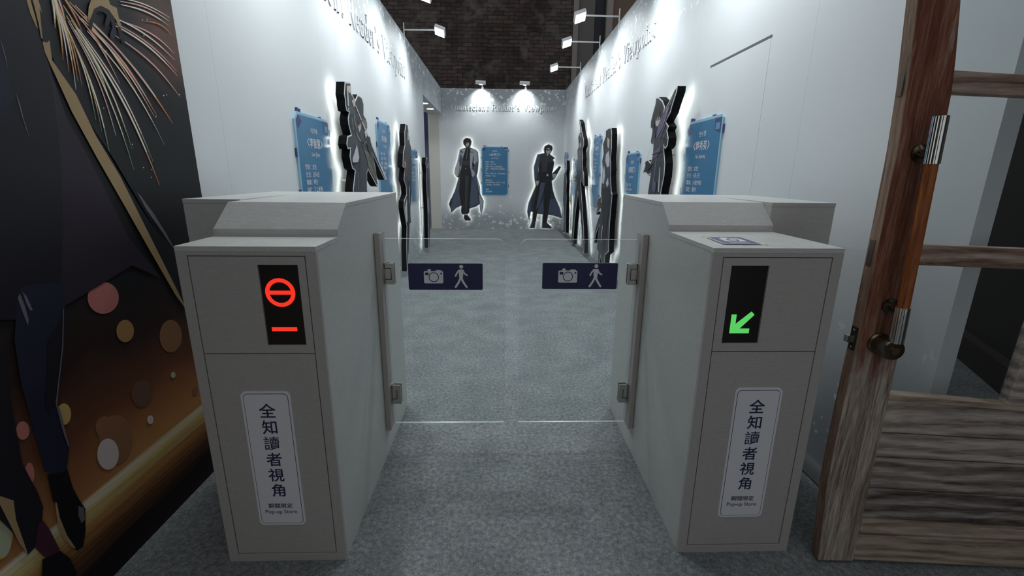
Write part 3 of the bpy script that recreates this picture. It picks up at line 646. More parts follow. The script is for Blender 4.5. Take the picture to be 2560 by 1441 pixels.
# trousers and shoes
mpoly([(45, 735), (55, 715), (160, 705), (163, 770), (160, 870), (150, 960), (143, 1010), (148, 1024), (160, 1070), (174, 1115), (168, 1170), (165, 1182), (150, 1188), (112, 1180), (100, 1130), (80, 1060), (52, 955), (36, 850)], C_LEG, 5)
mpoly([(120, 850), (140, 820), (157, 790), (156, 870), (145, 960), (138, 1010), (125, 1040), (112, 1010), (118, 930)], C_COAT2, 6)
mpoly([(158, 770), (160, 775), (158, 870), (148, 960), (143, 1012), (150, 1025), (162, 1072), (174, 1116), (171, 1118), (156, 1075), (142, 1020), (139, 1008), (146, 950), (155, 870)], C_GREY, 7)
mpoly([(44, 745), (50, 735), (62, 765), (72, 800), (70, 815), (58, 785)], C_GREY, 6); mpoly([(56, 730), (66, 740), (82, 775), (76, 778), (66, 760)], C_GREY, 6)
mpoly([(118, 1188), (160, 1180), (168, 1172), (182, 1220), (198, 1250), (213, 1272), (214, 1330), (208, 1368), (192, 1378), (170, 1355), (148, 1318), (142, 1270), (132, 1250)], C_BLK, 5)
mpoly([(196, 1266), (210, 1270), (212, 1300), (204, 1310), (196, 1290)], C_GREY, 6)
mpoly([(138, 1255), (142, 1258), (150, 1296), (168, 1340), (190, 1372), (180, 1370), (160, 1348), (146, 1318), (141, 1288)], C_TAN, 6)
mpoly([(-60, 850), (6, 880), (20, 960), (38, 1060), (56, 1160), (72, 1190), (96, 1235), (108, 1268), (105, 1310), (92, 1365), (70, 1388), (52, 1360), (30, 1330), (0, 1300), (-60, 1300)], C_COAT2, 5)
mpoly([(-30, 1230), (0, 1241), (34, 1252), (40, 1300), (70, 1386), (50, 1362), (0, 1262), (-30, 1260)], C_TAN, 6)
mpoly([(96, 1310), (108, 1302), (126, 1328), (148, 1372), (150, 1390), (120, 1400), (102, 1385), (88, 1370)], C_WINE, 6)
mpoly([(106, 1400), (150, 1378), (176, 1398), (190, 1430), (190, 1470), (104, 1470)], C_BLK, 6)
mur.solid('mural_panel', mm, 'dark printed mural of light trails, bokeh and a long coat, on the left wall', 'mural', base=Vector((MX, 0.4, 0)))

# ------------------------------------------------------------------ cut-out standees
def clean(pts):
    out = []
    for p in pts:
        if not out or (p - out[-1]).length > 1e-4: out.append(p)
    return out
FIG = {k: mat('figure_' + k, c, 0.45) for k, c in dict(coat=(0.045, 0.05, 0.06), black=(0.014, 0.015, 0.018), grey=(0.42, 0.45, 0.50), lining=(0.085, 0.11, 0.17), skin=(0.62, 0.52, 0.46), hair=(0.02, 0.02, 0.024), shirt=(0.60, 0.61, 0.66), olive=(0.15, 0.15, 0.13), violet=(0.13, 0.10, 0.19), brown=(0.10, 0.06, 0.05)).items()}
FK = list(FIG); FM = [FIG[k] for k in FK]
def standee(label, outline, n, depth, gap, parts, mount):
    """outline: 3-D points on the face plane; n: unit vector out of the wall; the body is `depth` deep, `gap` off the wall"""
    n = Vector(n); pts = clean([Vector(p) for p in outline])
    c = sum(pts, Vector()) / len(pts); zmin = min(p.z for p in pts)
    s = thing('cutout_standee', label, 'standee', (c.x, c.y, zmin), 'cutout figure boards along the corridor')
    MB().prism([p - n * 0.003 for p in pts], -n * (depth - 0.003)).build('board', mat('board_black', (0.006, 0.006, 0.007), 0.75, spec=0.1), s)
    # face: white margin, print set in from the edge
    u = Vector((0, 0, 1)).cross(n).normalized(); v = Vector((0, 0, 1))
    flat = [Vector(((p - c).dot(u), (p - c).dot(v))) for p in pts]
    area = sum(a.x * b.y - b.x * a.y for a, b in zip(flat, flat[1:] + flat[:1]))
    ins = []; k = len(flat); sgn = 1 if area > 0 else -1
    for i in range(k):
        a, b, d = flat[i - 1], flat[i], flat[(i + 1) % k]
        e1 = (b - a).normalized(); e2 = (d - b).normalized(); n1 = Vector((-e1.y, e1.x)) * sgn; n2 = Vector((-e2.y, e2.x)) * sgn
        m = (n1 + n2); m = m / max(0.55, m.length_squared / 2) if m.length > 1e-5 else n1
        ins.append(b + m * 0.5 * 2 * 0.009 if m.length < 3 else b + n1 * 0.009)
    tp = lambda q, l: c + u * q.x + v * q.y + n * l
    fc = MB().prism([p - n * 0.0 for p in pts], -n * 0.003, len(FK), len(FK))
    fc.poly([tp(q, 0.0006) for q in ins], FK.index('coat'))
    for i, (kind, pp) in enumerate(parts):
        h_ = n * (0.0012 + 0.0003 * i)
        if ':' not in kind: fc.poly([Vector(p) + h_ for p in pp], FK.index(kind)); continue
        kind, wd = kind.split(':'); wd = float(wd) / 2000; pp = [Vector(p) for p in pp]; A = []; B = []      # 'colour:width in mm' = a pen line
        for a_, b_, c_ in zip([pp[0]] + pp[:-1], pp, pp[1:] + [pp[-1]]):
            dd = (c_ - a_); dd -= n * dd.dot(n); dd.normalize(); sd = n.cross(dd) * wd; A.append(b_ + sd + h_); B.append(b_ - sd + h_)
        fc.add(A + B, [(q, q + 1, len(A) + q + 1, len(A) + q) for q in range(len(A) - 1)], FK.index(kind))
    fc.build('printed_face', FM + [mat('white_margin', (0.78, 0.79, 0.80), 0.45)], s)
    # LED strip round the back edge, lighting the wall
    back = [p - n * (depth - 0.004) for p in pts]; bc = c - n * depth
    led = MB()
    inner = [bc + u * ins[i].x + v * ins[i].y - n * 0.0015 for i in range(k)]
    inner2 = [bc + u * (ins[i] + (ins[i] - flat[i]) * 1.6).x + v * (ins[i] + (ins[i] - flat[i]) * 1.6).y - n * 0.0015 for i in range(k)]
    led.add(inner + inner2, [(i, (i + 1) % k, k + (i + 1) % k, k + i) for i in range(k)])
    led.build('light_strip', LED_E, s)
    for m in mount:
        p = c + u * m[0] + v * m[1] if len(m) == 2 else Vector(m)
        MB().tube([p - n * (depth - .002), p - n * (depth + gap - .0006)], 0.008, 10).build('standoff', CHROME, s)
    return s
def px_x(lst, x): return [at_x(a, b, x) if len(q) == 2 else Vector((x, q[0], q[1])) for q in lst for a, b in [q[:2]]]
def zc(lst, ox, oy, k, x=None, y=None):
    out = []
    for q in lst:
        if len(q) == 3: out.append(Vector((x, q[0], q[1])) if x is not None else Vector((q[0], y, q[1])))
        elif x is not None: out.append(at_x(ox + q[0] / k, oy + q[1] / k, x))
        else: out.append(at_y(ox + q[0] / k, oy + q[1] / k, y))
    return out
XL = -1.085; XRr = 1.225
# near one on the left: raised arm holding a long rod
Z1 = lambda l: zc(l, 840, 200, 4.971, x=XL)
o1 = Z1([(112, 22), (182, 32), (190, 170), (212, 200), (240, 255), (272, 180), (320, 215), (345, 300), (345, 430), (375, 480), (393, 600), (375, 640), (430, 720), (440, 800), (632, 1225), (622, 1245), (606, 1240), (448, 900), (490, 1080), (523, 1325), (505, 1310), (400, 1110), (385, 1160), (388, 1370)])
o1 += [Vector((XL, 3.92, 0.62)), Vector((XL, 3.98, 0.10)), Vector((XL, 3.86, 0.06)), Vector((XL, 3.76, 0.60)), Vector((XL, 3.60, 0.60)), Vector((XL, 3.56, 0.06)), Vector((XL, 3.44, 0.08)), Vector((XL, 3.46, 0.62))]
o1 += Z1([(214, 1375), (240, 1130), (205, 1100), (175, 960), (180, 850), (150, 860), (134, 800), (145, 700), (190, 680), (160, 560), (152, 480), (165, 400), (135, 385), (122, 320), (118, 250), (104, 180)])
p1 = [('black', Z1([(178, 420), (215, 420), (262, 640), (255, 700), (200, 640), (165, 560)])), ('hair', Z1([(245, 275), (290, 215), (325, 280), (335, 420), (320, 500), (262, 500), (240, 400)])), ('skin', Z1([(262, 505), (315, 510), (305, 610), (290, 650), (268, 580)])), ('skin', Z1([(130, 75), (180, 70), (185, 160), (165, 165), (140, 130)])),
      ('skin', Z1([(192, 260), (225, 225), (238, 300), (220, 340)])), ('olive', Z1([(335, 480), (380, 520), (385, 600), (345, 620), (325, 560)])), ('shirt', Z1([(200, 980), (255, 800), (285, 960), (270, 1020), (205, 1030)])),
      ('olive', Z1([(335, 860), (400, 900), (490, 1100), (510, 1290), (400, 1090), (375, 960)])), ('shirt', Z1([(232, 318), (240, 312), (620, 1222), (608, 1232)])),
      ('hair', Z1([(262, 500), (318, 500), (312, 540), (300, 525), (294, 560), (284, 525), (276, 585), (266, 540)])), ('black', Z1([(284, 548), (292, 546), (292, 558), (285, 560)])), ('black', Z1([(303, 550), (310, 548), (310, 560), (304, 562)])),
      ('shirt', Z1([(345, 640), (362, 632), (378, 690), (365, 735)])), ('black', Z1([(372, 730), (405, 700), (440, 830), (430, 950), (400, 900)])), ('black:10', Z1([(290, 660), (320, 800), (335, 860)])), ('shirt:6', Z1([(246, 650), (262, 700), (300, 760)])), ('shirt:5', Z1([(188, 470), (200, 540), (205, 620)])), ('shirt:5', Z1([(215, 440), (225, 520), (250, 600)])),
      ('black:9', Z1([(290, 820), (300, 1000), (285, 1150), (300, 1360)])), ('grey:6', Z1([(265, 1150), (275, 1250), (270, 1370)])), ('olive:14', Z1([(335, 790), (365, 760), (380, 800)])), ('black:8', Z1([(400, 940), (440, 1040), (490, 1200)])), ('black', Z1([(205, 1020), (235, 1035), (275, 1015), (285, 1025), (250, 1060), (215, 1050)])), ('shirt', Z1([(120, 90), (134, 130), (146, 260), (150, 370), (136, 370), (128, 250)])), ('black', Z1([(132, 330), (148, 320), (150, 345), (138, 352)]))]
standee('tall cutout figure with a raised arm and a long rod, nearest on left wall', o1, (1, 0, 0), 0.062, 0.058, p1, [Z1([(270, 900)])[0][:], Z1([(260, 1250)])[0][:]])
# near one on the right: blade held up over the shoulder
Z2 = lambda l: zc(l, 1560, 200, 4.804, x=XRr)
o2 = Z2([(640, 72), (632, 140), (580, 300), (555, 390), (500, 500), (535, 560), (515, 605), (530, 700), (520, 790), (490, 830), (470, 770), (490, 1000), (480, 1150), (440, 1360)])
o2 += [Vector((XRr, 3.36, 0.62)), Vector((XRr, 3.33, 0.08)), Vector((XRr, 3.44, 0.06)), Vector((XRr, 3.50, 0.62)), Vector((XRr, 3.62, 0.62)), Vector((XRr, 3.66, 0.06)), Vector((XRr, 3.78, 0.08)), Vector((XRr, 3.74, 0.62))]
o2 += Z2([(285, 1360), (318, 1130), (290, 1150), (262, 1120), (226, 1122), (262, 1010), (255, 970), (290, 960), (320, 1000), (345, 900), (350, 780), (325, 780), (318, 740), (345, 590), (318, 580), (320, 500), (350, 380), (375, 290), (385, 210), (412, 205), (460, 250), (490, 330), (470, 400), (530, 280), (600, 130)])
p2 = [('hair', Z2([(345, 560), (335, 500), (380, 330), (420, 265), (460, 300), (455, 400), (425, 400), (390, 440), (370, 520)])), ('skin', Z2([(375, 500), (390, 440), (430, 400), (440, 480), (410, 555), (385, 550)])),
      ('violet', Z2([(380, 650), (440, 480), (560, 280), (545, 360), (480, 530), (400, 690)])), ('brown', Z2([(455, 660), (490, 625), (505, 660), (470, 700)])), ('violet', Z2([(350, 880), (400, 830), (450, 790), (430, 870), (360, 960)])), ('shirt', Z2([(410, 1340), (432, 1040), (440, 1060), (425, 1350)])),
      ('hair', Z2([(370, 470), (388, 410), (432, 380), (440, 470), (428, 425), (418, 480), (408, 425), (396, 490), (388, 445), (380, 510)])), ('black', Z2([(395, 478), (408, 472), (409, 486), (397, 490)])), ('black', Z2([(422, 470), (432, 466), (432, 480), (423, 483)])), ('hair', Z2([(335, 500), (325, 580), (340, 560), (350, 620), (372, 560), (372, 500)])),
      ('black', Z2([(350, 610), (385, 570), (392, 640), (370, 700), (350, 700)])), ('grey:6', Z2([(372, 650), (368, 720), (350, 780)])), ('violet:16', Z2([(430, 700), (450, 660), (490, 560), (540, 400)])), ('grey:5', Z2([(400, 690), (470, 560), (548, 330), (620, 110)])), ('violet', Z2([(520, 350), (550, 290), (562, 300), (540, 370), (515, 420)])), ('shirt:6', Z2([(520, 360), (545, 340)])), ('shirt:6', Z2([(512, 390), (536, 372)])),
      ('shirt:7', Z2([(352, 790), (300, 900), (230, 1115)])), ('black:10', Z2([(470, 700), (500, 720), (510, 790)])), ('grey:5', Z2([(400, 900), (385, 1050), (350, 1330)])), ('violet', Z2([(365, 1220), (395, 1230), (385, 1345), (360, 1345)])), ('black:9', Z2([(345, 900), (400, 880), (460, 860)])), ('black', Z2([(265, 985), (320, 1010), (350, 1010), (320, 1060), (275, 1100)]))]
standee('cutout figure with a blade raised over its shoulder, nearest on right wall', o2, (-1, 0, 0), 0.062, 0.058, p2, [Z2([(420, 900)])[0][:], Z2([(400, 1250)])[0][:]])
# thinner-looking ones further down both walls
def traced(label, x, n, ox, oy, k, pts, parts, mount, lift=0.0):
    q = lambda l: zc(l, ox, oy, k, x=x)
    return standee(label, q(pts), n, 0.062, 0.058, [(kind, q(l)) for kind, l in parts], [q([m])[0][:] for m in mount])
traced('dark cutout figure between the two middle blue boards on left wall', XL, (1, 0, 0), 920, 220, 3.0,
       [(283, 270), (275, 340), (277, 430), (265, 490), (262, 590), (276, 605), (270, 690), (286, 740), (290, 800), (271, 850), (270, 900), (284, 1000), (292, 1040), (290, 1200), (294, 1376), (301, 1372), (301, 1200), (306, 1100), (314, 1024), (325, 1015), (320, 960), (318, 900), (330, 790), (330, 560), (325, 450), (314, 410), (306, 350), (301, 300), (296, 272)],
       [('hair', [(286, 285), (296, 280), (302, 320), (305, 370), (295, 400), (284, 370)]), ('skin', [(297, 330), (304, 345), (304, 390), (296, 395)]), ('brown', [(270, 520), (280, 500), (300, 580), (285, 700), (274, 650)]), ('skin', [(272, 560), (278, 545), (282, 590), (276, 600)]),
        ('shirt', [(274, 900), (290, 830), (296, 1000), (288, 1010)]), ('black', [(300, 700), (322, 700), (316, 900), (300, 1300), (296, 1000)]), ('grey', [(306, 740), (311, 730), (309, 870), (305, 870)])],
       [(305, 520), (302, 800)])
traced('slim dark cutout figure on left wall, just before the side doorway', XL, (1, 0, 0), 920, 220, 3.0,
       [(437, 522), (434, 570), (440, 640), (439, 700), (446, 860), (450, 960), (453, 1100), (455, 1200), (462, 1198), (466, 1050), (466, 950), (463, 860), (459, 780), (456, 680), (454, 560), (447, 528)],
       [('hair', [(439, 535), (447, 535), (451, 560), (447, 600), (439, 580)]), ('skin', [(446, 560), (452, 570), (451, 605), (445, 600)]), ('brown', [(442, 640), (454, 640), (458, 780), (455, 860), (448, 800)]), ('grey', [(449, 820), (455, 830), (459, 930), (454, 940)])],
       [(449, 640), (457, 900)])
traced('dark cutout figure in a white shirt, just past the right ticket gate', XRr, (-1, 0, 0), 1400, 280, 3.6045,
       [(462, 143), (466, 200), (463, 330), (455, 430), (458, 520), (455, 580), (462, 720), (470, 745), (456, 900), (446, 1020), (440, 1150), (436, 1260), (405, 1290), (396, 1380), (388, 1450), (372, 1455), (374, 1380), (366, 1290), (352, 1380), (342, 1465), (326, 1460), (336, 1370), (346, 1270), (330, 1240), (346, 1080), (357, 1010), (330, 1075), (306, 1180), (316, 1060), (340, 970), (368, 905), (345, 895), (322, 925), (338, 860), (324, 835), (342, 780), (368, 760), (372, 680), (384, 520), (378, 440), (392, 380), (386, 290), (412, 215), (412, 165), (438, 146)],
       [('hair', [(420, 180), (440, 158), (456, 200), (450, 300), (425, 300), (405, 350), (395, 400), (400, 300)]), ('skin', [(428, 230), (448, 250), (442, 330), (428, 310)]), ('shirt', [(415, 385), (440, 350), (450, 420), (445, 490), (425, 500), (410, 440)]), ('shirt', [(388, 530), (400, 480), (408, 580), (395, 650), (380, 640)]),
        ('shirt', [(415, 640), (435, 590), (440, 650), (425, 680)]), ('brown', [(334, 830), (350, 790), (368, 780), (372, 860), (350, 870)]), ('shirt', [(355, 880), (370, 865), (374, 890), (362, 905)]), ('black', [(380, 690), (445, 680), (455, 760), (440, 900), (420, 1100), (400, 1250), (380, 1200), (385, 950)]), ('shirt', [(372, 1120), (384, 1010), (386, 1040), (372, 1180)]), ('skin', [(370, 770), (377, 740), (378, 820), (371, 820)])],
       [(425, 520), (420, 900)])
traced('striding dark cutout figure with legs apart, on right wall', XRr, (-1, 0, 0), 1400, 280, 3.6045,
       [(172, 70), (186, 100), (194, 170), (213, 250), (214, 300), (200, 345), (204, 420), (201, 490), (214, 570), (216, 668), (184, 600), (190, 720), (203, 900), (212, 1060), (216, 1180), (214, 1274), (205, 1270), (200, 1140), (188, 960), (162, 715), (148, 830), (128, 1010), (122, 1120), (116, 1192), (96, 1182), (104, 1120), (118, 900), (140, 700), (150, 620), (128, 632), (124, 590), (150, 560), (160, 470), (156, 345), (168, 310), (163, 235), (174, 190), (186, 225), (182, 150)],
       [('hair', [(168, 225), (176, 205), (184, 240), (182, 300), (172, 290)]), ('skin', [(178, 290), (186, 270), (190, 310), (180, 325)]), ('olive', [(162, 350), (195, 345), (196, 440), (190, 520), (165, 520)]), ('skin', [(128, 600), (140, 590), (142, 610), (130, 620)]), ('black', [(158, 570), (184, 590), (196, 860), (206, 1100), (196, 1050), (166, 690), (150, 720)]), ('shirt', [(200, 380), (204, 380), (212, 600), (208, 600)])],
       [(180, 420), (172, 600)])
traced('small cutout figure in pale trousers on right wall, next to the end wall', XRr, (-1, 0, 0), 1400, 280, 3.6045,
       [(58, 438), (60, 520), (54, 560), (58, 640), (54, 720), (56, 790), (52, 900), (50, 1090), (27, 1090), (32, 960), (36, 860), (28, 850), (30, 760), (36, 650), (40, 560), (52, 520), (50, 450)],
       [('hair', [(52, 455), (57, 455), (57, 520), (53, 520)]), ('skin', [(50, 500), (54, 490), (54, 540), (50, 540)]), ('brown', [(42, 570), (54, 565), (52, 720), (36, 720)]), ('lining', [(36, 740), (48, 740), (46, 860), (44, 1070), (34, 1070)])],
       [(48, 620), (44, 800)])
# two on the end wall
YF = 9.735
Z3 = lambda l: zc(l, 1110, 330, 6.0, y=YF)
o3 = Z3([(340, 88), (395, 98), (415, 140), (408, 190), (392, 230), (480, 265), (512, 300), (522, 440), (508, 600), (490, 660), (540, 820), (545, 930), (597, 1040), (590, 1130), (560, 1240), (540, 1180), (530, 1090), (490, 1120), (385, 1155), (375, 1220), (350, 1240), (405, 1310), (400, 1338), (320, 1335), (292, 1300), (300, 1240), (272, 1245), (250, 1200), (258, 1110), (180, 1150), (105, 1222), (98, 1160), (70, 1090), (105, 1000), (160, 880), (215, 690), (180, 670), (155, 620), (160, 550), (200, 440), (235, 260), (325, 232), (285, 180), (285, 120)])
p3 = [('grey', Z3([(240, 265), (325, 240), (270, 520), (215, 670), (165, 640), (165, 560), (205, 440)])), ('grey', Z3([(390, 245), (470, 270), (505, 310), (512, 440), (495, 600), (430, 690), (390, 520)])), ('lining', Z3([(255, 620), (230, 900), (255, 1090), (110, 1195), (110, 1100), (160, 900)])), ('lining', Z3([(415, 690), (500, 900), (525, 1070), (390, 1140), (380, 950)])),
      ('grey', Z3([(525, 930), (588, 1045), (560, 1220), (540, 1100)])), ('black', Z3([(330, 245), (380, 245), (385, 400), (395, 600), (415, 690), (375, 1215), (305, 1225), (300, 880), (295, 1110), (262, 1110), (225, 900), (250, 600), (280, 400)])), ('coat', Z3([(320, 650), (370, 660), (345, 1200), (312, 1200)])),
      ('hair', Z3([(295, 150), (310, 100), (345, 92), (395, 105), (402, 150), (385, 185), (365, 140), (330, 150), (315, 190)])), ('skin', Z3([(325, 155), (370, 150), (378, 185), (352, 232), (330, 200)])), ('skin', Z3([(170, 580), (195, 580), (205, 660), (180, 660)])), ('black', Z3([(300, 1255), (345, 1250), (398, 1320), (320, 1328)])), ('black', Z3([(262, 1130), (298, 1130), (292, 1230), (262, 1225)])),
      ('lining', Z3([(240, 330), (262, 350), (275, 400), (262, 500), (236, 520), (228, 420)])), ('lining', Z3([(245, 270), (275, 285), (285, 320), (250, 310)])), ('black:9', Z3([(205, 440), (240, 430), (245, 520), (215, 670)])), ('lining', Z3([(440, 340), (450, 420), (430, 480), (415, 560), (450, 560), (470, 470), (505, 440), (500, 590), (470, 640), (430, 560), (428, 440)])), ('black:9', Z3([(390, 250), (400, 310), (435, 310), (440, 290)])), ('black:7', Z3([(505, 310), (512, 440), (495, 600)])),
      ('grey', Z3([(415, 600), (455, 585), (462, 640), (440, 690), (418, 660)])), ('lining', Z3([(425, 680), (485, 640), (500, 820), (520, 940), (480, 860)])), ('grey', Z3([(490, 690), (535, 820), (540, 930), (525, 900)])), ('black', Z3([(110, 990), (100, 1090), (75, 1085), (100, 1010)])), ('grey:6', Z3([(355, 250), (345, 330), (340, 410)])), ('coat', Z3([(285, 420), (330, 440), (380, 420), (385, 500), (280, 500)])), ('coat:8', Z3([(262, 540), (395, 545)])), ('shirt:7', Z3([(318, 552), (335, 552)])), ('hair', Z3([(310, 140), (372, 140), (366, 170), (352, 150), (344, 182), (334, 152), (326, 180), (318, 160)])), ('skin', Z3([(312, 1232), (340, 1228), (345, 1250), (310, 1250)]))]
standee('cutout figure in long pale grey coat, left of the blue board on end wall', o3, (0, -1, 0), 0.055, 0.045, p3, [Z3([(335, 400)])[0][:], Z3([(335, 750)])[0][:]])
Z4 = lambda l: zc(l, 1300, 350, 6.008, y=YF)
o4 = Z4([(370, 95), (430, 60), (480, 85), (498, 130), (480, 170), (455, 215), (530, 272), (500, 300), (520, 340), (500, 450), (475, 520), (590, 390), (622, 405), (560, 520), (530, 580), (480, 620), (500, 760), (530, 860), (600, 1020), (635, 1185), (500, 1140), (425, 1130), (405, 1240), (480, 1310), (478, 1338), (325, 1328), (340, 1120), (255, 1115), (225, 1330), (140, 1330), (180, 1220), (190, 1085), (155, 1085), (140, 1230), (105, 1080), (130, 940), (190, 800), (235, 690), (215, 590), (205, 410), (262, 215), (365, 195), (355, 140)])
p4 = [('hair', Z4([(365, 140), (380, 90), (430, 68), (480, 95), (488, 140), (465, 160), (440, 110), (395, 130), (380, 180)])), ('skin', Z4([(385, 170), (400, 130), (440, 118), (465, 165), (440, 210), (405, 205)])), ('lining', Z4([(440, 900), (520, 880), (590, 1030), (622, 1170), (500, 1128), (425, 1110)])), ('lining', Z4([(340, 900), (365, 1100), (260, 1100), (300, 980)])), ('skin', Z4([(238, 610), (290, 620), (300, 690), (270, 700), (240, 670)])),
      ('black', Z4([(300, 330), (500, 330), (480, 500), (470, 600), (470, 760), (400, 1250), (345, 1250), (370, 800), (270, 1000), (240, 1220), (195, 1230), (205, 1000), (250, 720), (300, 600), (280, 450)])), ('skin', Z4([(480, 520), (545, 500), (540, 560), (500, 585)])), ('black', Z4([(515, 500), (590, 398), (612, 408), (540, 510)])), ('coat', Z4([(320, 260), (410, 300), (400, 480), (330, 480)])), ('shirt', Z4([(400, 515), (425, 515), (425, 545), (400, 545)])),
      ('hair', Z4([(385, 140), (470, 130), (462, 165), (448, 135), (440, 175), (428, 140), (412, 170), (400, 145), (388, 185)])), ('lining', Z4([(270, 225), (300, 235), (285, 400), (250, 590), (225, 580), (215, 410)])), ('black:9', Z4([(285, 400), (275, 470), (268, 590)])), ('grey', Z4([(272, 420), (280, 405), (282, 470), (274, 490)])), ('lining:10', Z4([(410, 240), (400, 330), (410, 400)])), ('coat', Z4([(330, 230), (372, 205), (400, 300), (360, 300)])), ('coat', Z4([(420, 215), (520, 272), (470, 290), (430, 280)])),
      ('lining', Z4([(310, 640), (380, 640), (350, 800), (290, 980), (235, 1060), (270, 880)])), ('coat:9', Z4([(400, 700), (420, 900), (395, 1200)])), ('lining', Z4([(120, 1000), (165, 880), (165, 1075), (140, 1190)])), ('coat:10', Z4([(330, 600), (470, 610)])), ('skin', Z4([(400, 205), (425, 215), (415, 240), (402, 232)]))]
standee('cutout figure in long black coat, right of the blue board on end wall', o4, (0, -1, 0), 0.055, 0.045, p4, [Z4([(380, 450)])[0][:], Z4([(380, 620)])[0][:]])

# ------------------------------------------------------------------ blue info boards
def info_board(label, o, u, n, W, H, lines):
    """o: top-left corner on the wall, u: reading direction"""
    o, u, n = Vector(o), Vector(u), Vector(n); v = Vector((0, 0, 1))
    f = lambda l: (lambda x, y: o + u * x - v * y + n * (0.011 + 0.0005 * l))
    s = thing('info_board', label, 'info board', o - v * H + u * W / 2, 'blue info boards along the corridor'); c = 0.045 * W / 0.55
    out = [(c, 0), (W - c * .5, 0), (W, c * .5), (W, H - c), (W - c, H), (0, H), (0, c)]
    b = MB().prism([f(0)(*p) for p in out], -n * 0.0105, 1); e = 0.016
    ins = [(c + e * .5, e), (W - e, e), (W - e, H - c - e * .6), (W - c - e * .6, H - e), (e, H - e), (e, c + e * .5)]
    b.poly([f(1)(*p) for p in ins], 0)
    b.poly([f(2)(*p) for p in ((W - .10, e), (W - e, e), (W - e, .11), (W - .10, .085))], 2); b.poly([f(2)(*p) for p in ((e, c + e * .5), (c + e * .5, e), (.10, .05), (.04, .10))], 2)
    b.poly([f(3)(*p) for p in ((W - .085, .045), (W - .03, .045), (W - .03, .085), (W - .085, .085))], 4)
    b.build('board', [PANEL, PEDGE, PDARK, SIGNW, mat('mid_blue', (0.14, 0.30, 0.52), 0.3)], s)
    for x, y, w_, h_ in ((.05, -.022, .022, .022), (.085, -.018, .014, .018), (-.012, .21, .012, .05), (-.012, .45, .012, .06), (-.012, .72, .012, .05), (W, .06, .012, .05), (W, .50, .01, .04), (W, .78, .012, .06), (W * .72, -.008, .03, .008)):
        if y + h_ < H: MB().prism([f(0)(*p) for p in ((x, y), (x + w_, y), (x + w_, y + h_), (x, y + h_))], -n * 0.0105).build('edge_tab', PDARK, s)
    m = W / 2
    MB().text(lines[0], f(3)(m, .095), u, v, h=.036, maxw=.12, bold=.008).build('heading', SIGNW, s)
    t = MB().text(lines[1], f(3)(m, .168), u, v, h=.062, maxw=.17, bold=.012)
    for sx in (-1, 1):
        q = [(m + sx * .095, .138), (m + sx * .122, .168), (m + sx * .095, .198), (m + sx * .095, .187), (m + sx * .111, .168), (m + sx * .095, .149)]; t.poly([f(3)(*p) for p in q])
    t.build('heading', SIGNW, s)
    MB().text(lines[2], f(3)(m, .240), u, v, h=.034, maxw=.15, bold=.006).build('heading', SIGNW, s)
    y = .315
    for ln in lines[3:]:
        if y > H - .05: break
        if ln: MB().text(ln, f(3)(.085, y), u, v, h=.033, maxw=W - .14, anchor='l', bold=.008).build('text_line', SIGNW, s)
        y += .047
    return s
LW, RWx = LX, RX
info_board('blue info board behind the left ticket gate, nearest on left wall', (LW, 2.79, 1.525), (0, 1, 0), (1, 0, 0), 0.54, 1.0, ['이지혜', '李智慧', 'Lee Jihye', '性別：女性', '生日：2月4日', '職業：學生', '興趣：海上戰略'])
info_board('blue info board just past the raised-arm standee on left wall', (LW, 4.61, 1.680), (0, 1, 0), (1, 0, 0), 0.54, 1.0, ['유상아', '劉尚雅', 'Yu Sanga', '性別：女性', '生日：7月21日', '職業：公司職員', '興趣：學習外語', '專長：語言'])
info_board('short blue info board, farthest one on left wall', (LW, 6.22, 1.49), (0, 1, 0), (1, 0, 0), 0.56, 0.71, ['이현성', '李賢誠', 'Lee Hyunsung', '性別：男性', '生日：3月5日', '職業：軍人'])
info_board('blue info board on the end wall between the two figures', (-0.392, FAR, 1.728), (1, 0, 0), (0, -1, 0), 0.567, 1.012, ['김독자', '金獨子', 'Kim Dokja', '性別：男性', '生日：2月15日', '職業：Minosoft約聘員工', '興趣：下班後在捷運上看網路小', '說', '專長：星際之王、救援的魔王', '背後星：None', '', '專用技能', '[全知讀者視角]、[書籤]、[登場', '人物瀏覽]、[第四面牆]', '', '星痕', '[自我合理]'])
info_board('blue info board behind the right ticket gate, nearest on right wall', (RWx, 3.34, 1.540), (0, -1, 0), (-1, 0, 0), 0.53, 1.0, ['한수영', '韓秀英', 'Han Suyeong', '性別：女性', '生日：4月1日', '職業：小說作家', '興趣：寫作'])
info_board('blue info board second from the entrance on right wall', (RWx, 4.90, 1.395), (0, -1, 0), (-1, 0, 0), 0.49, 0.98, ['정희원', '鄭熙媛', 'Jung Heewon', '性別：女性', '生日：6月9日', '職業：無'])
info_board('blue info board behind the white-shirted standee on right wall', (RWx, 6.66, 1.692), (0, -1, 0), (-1, 0, 0), 0.50, 0.98, ['신유승', '申流承', 'Shin Yusung', '性別：女性', '生日：11月3日', '職業：學生', '專長：馴獸'])
info_board('blue info board behind the striding standee on right wall', (RWx, 8.46, 1.42), (0, -1, 0), (-1, 0, 0), 0.50, 0.62, ['이길영', '李吉英', 'Lee Gilyoung', '性別：男性', '職業：學生'])
info_board('blue info board on right wall, in the corner at the end wall', (RWx, 9.66, 1.60), (0, -1, 0), (-1, 0, 0), 0.50, 1.0, ['유중혁', '劉衆赫', 'Yu Junghyeok', '性別：男性'])

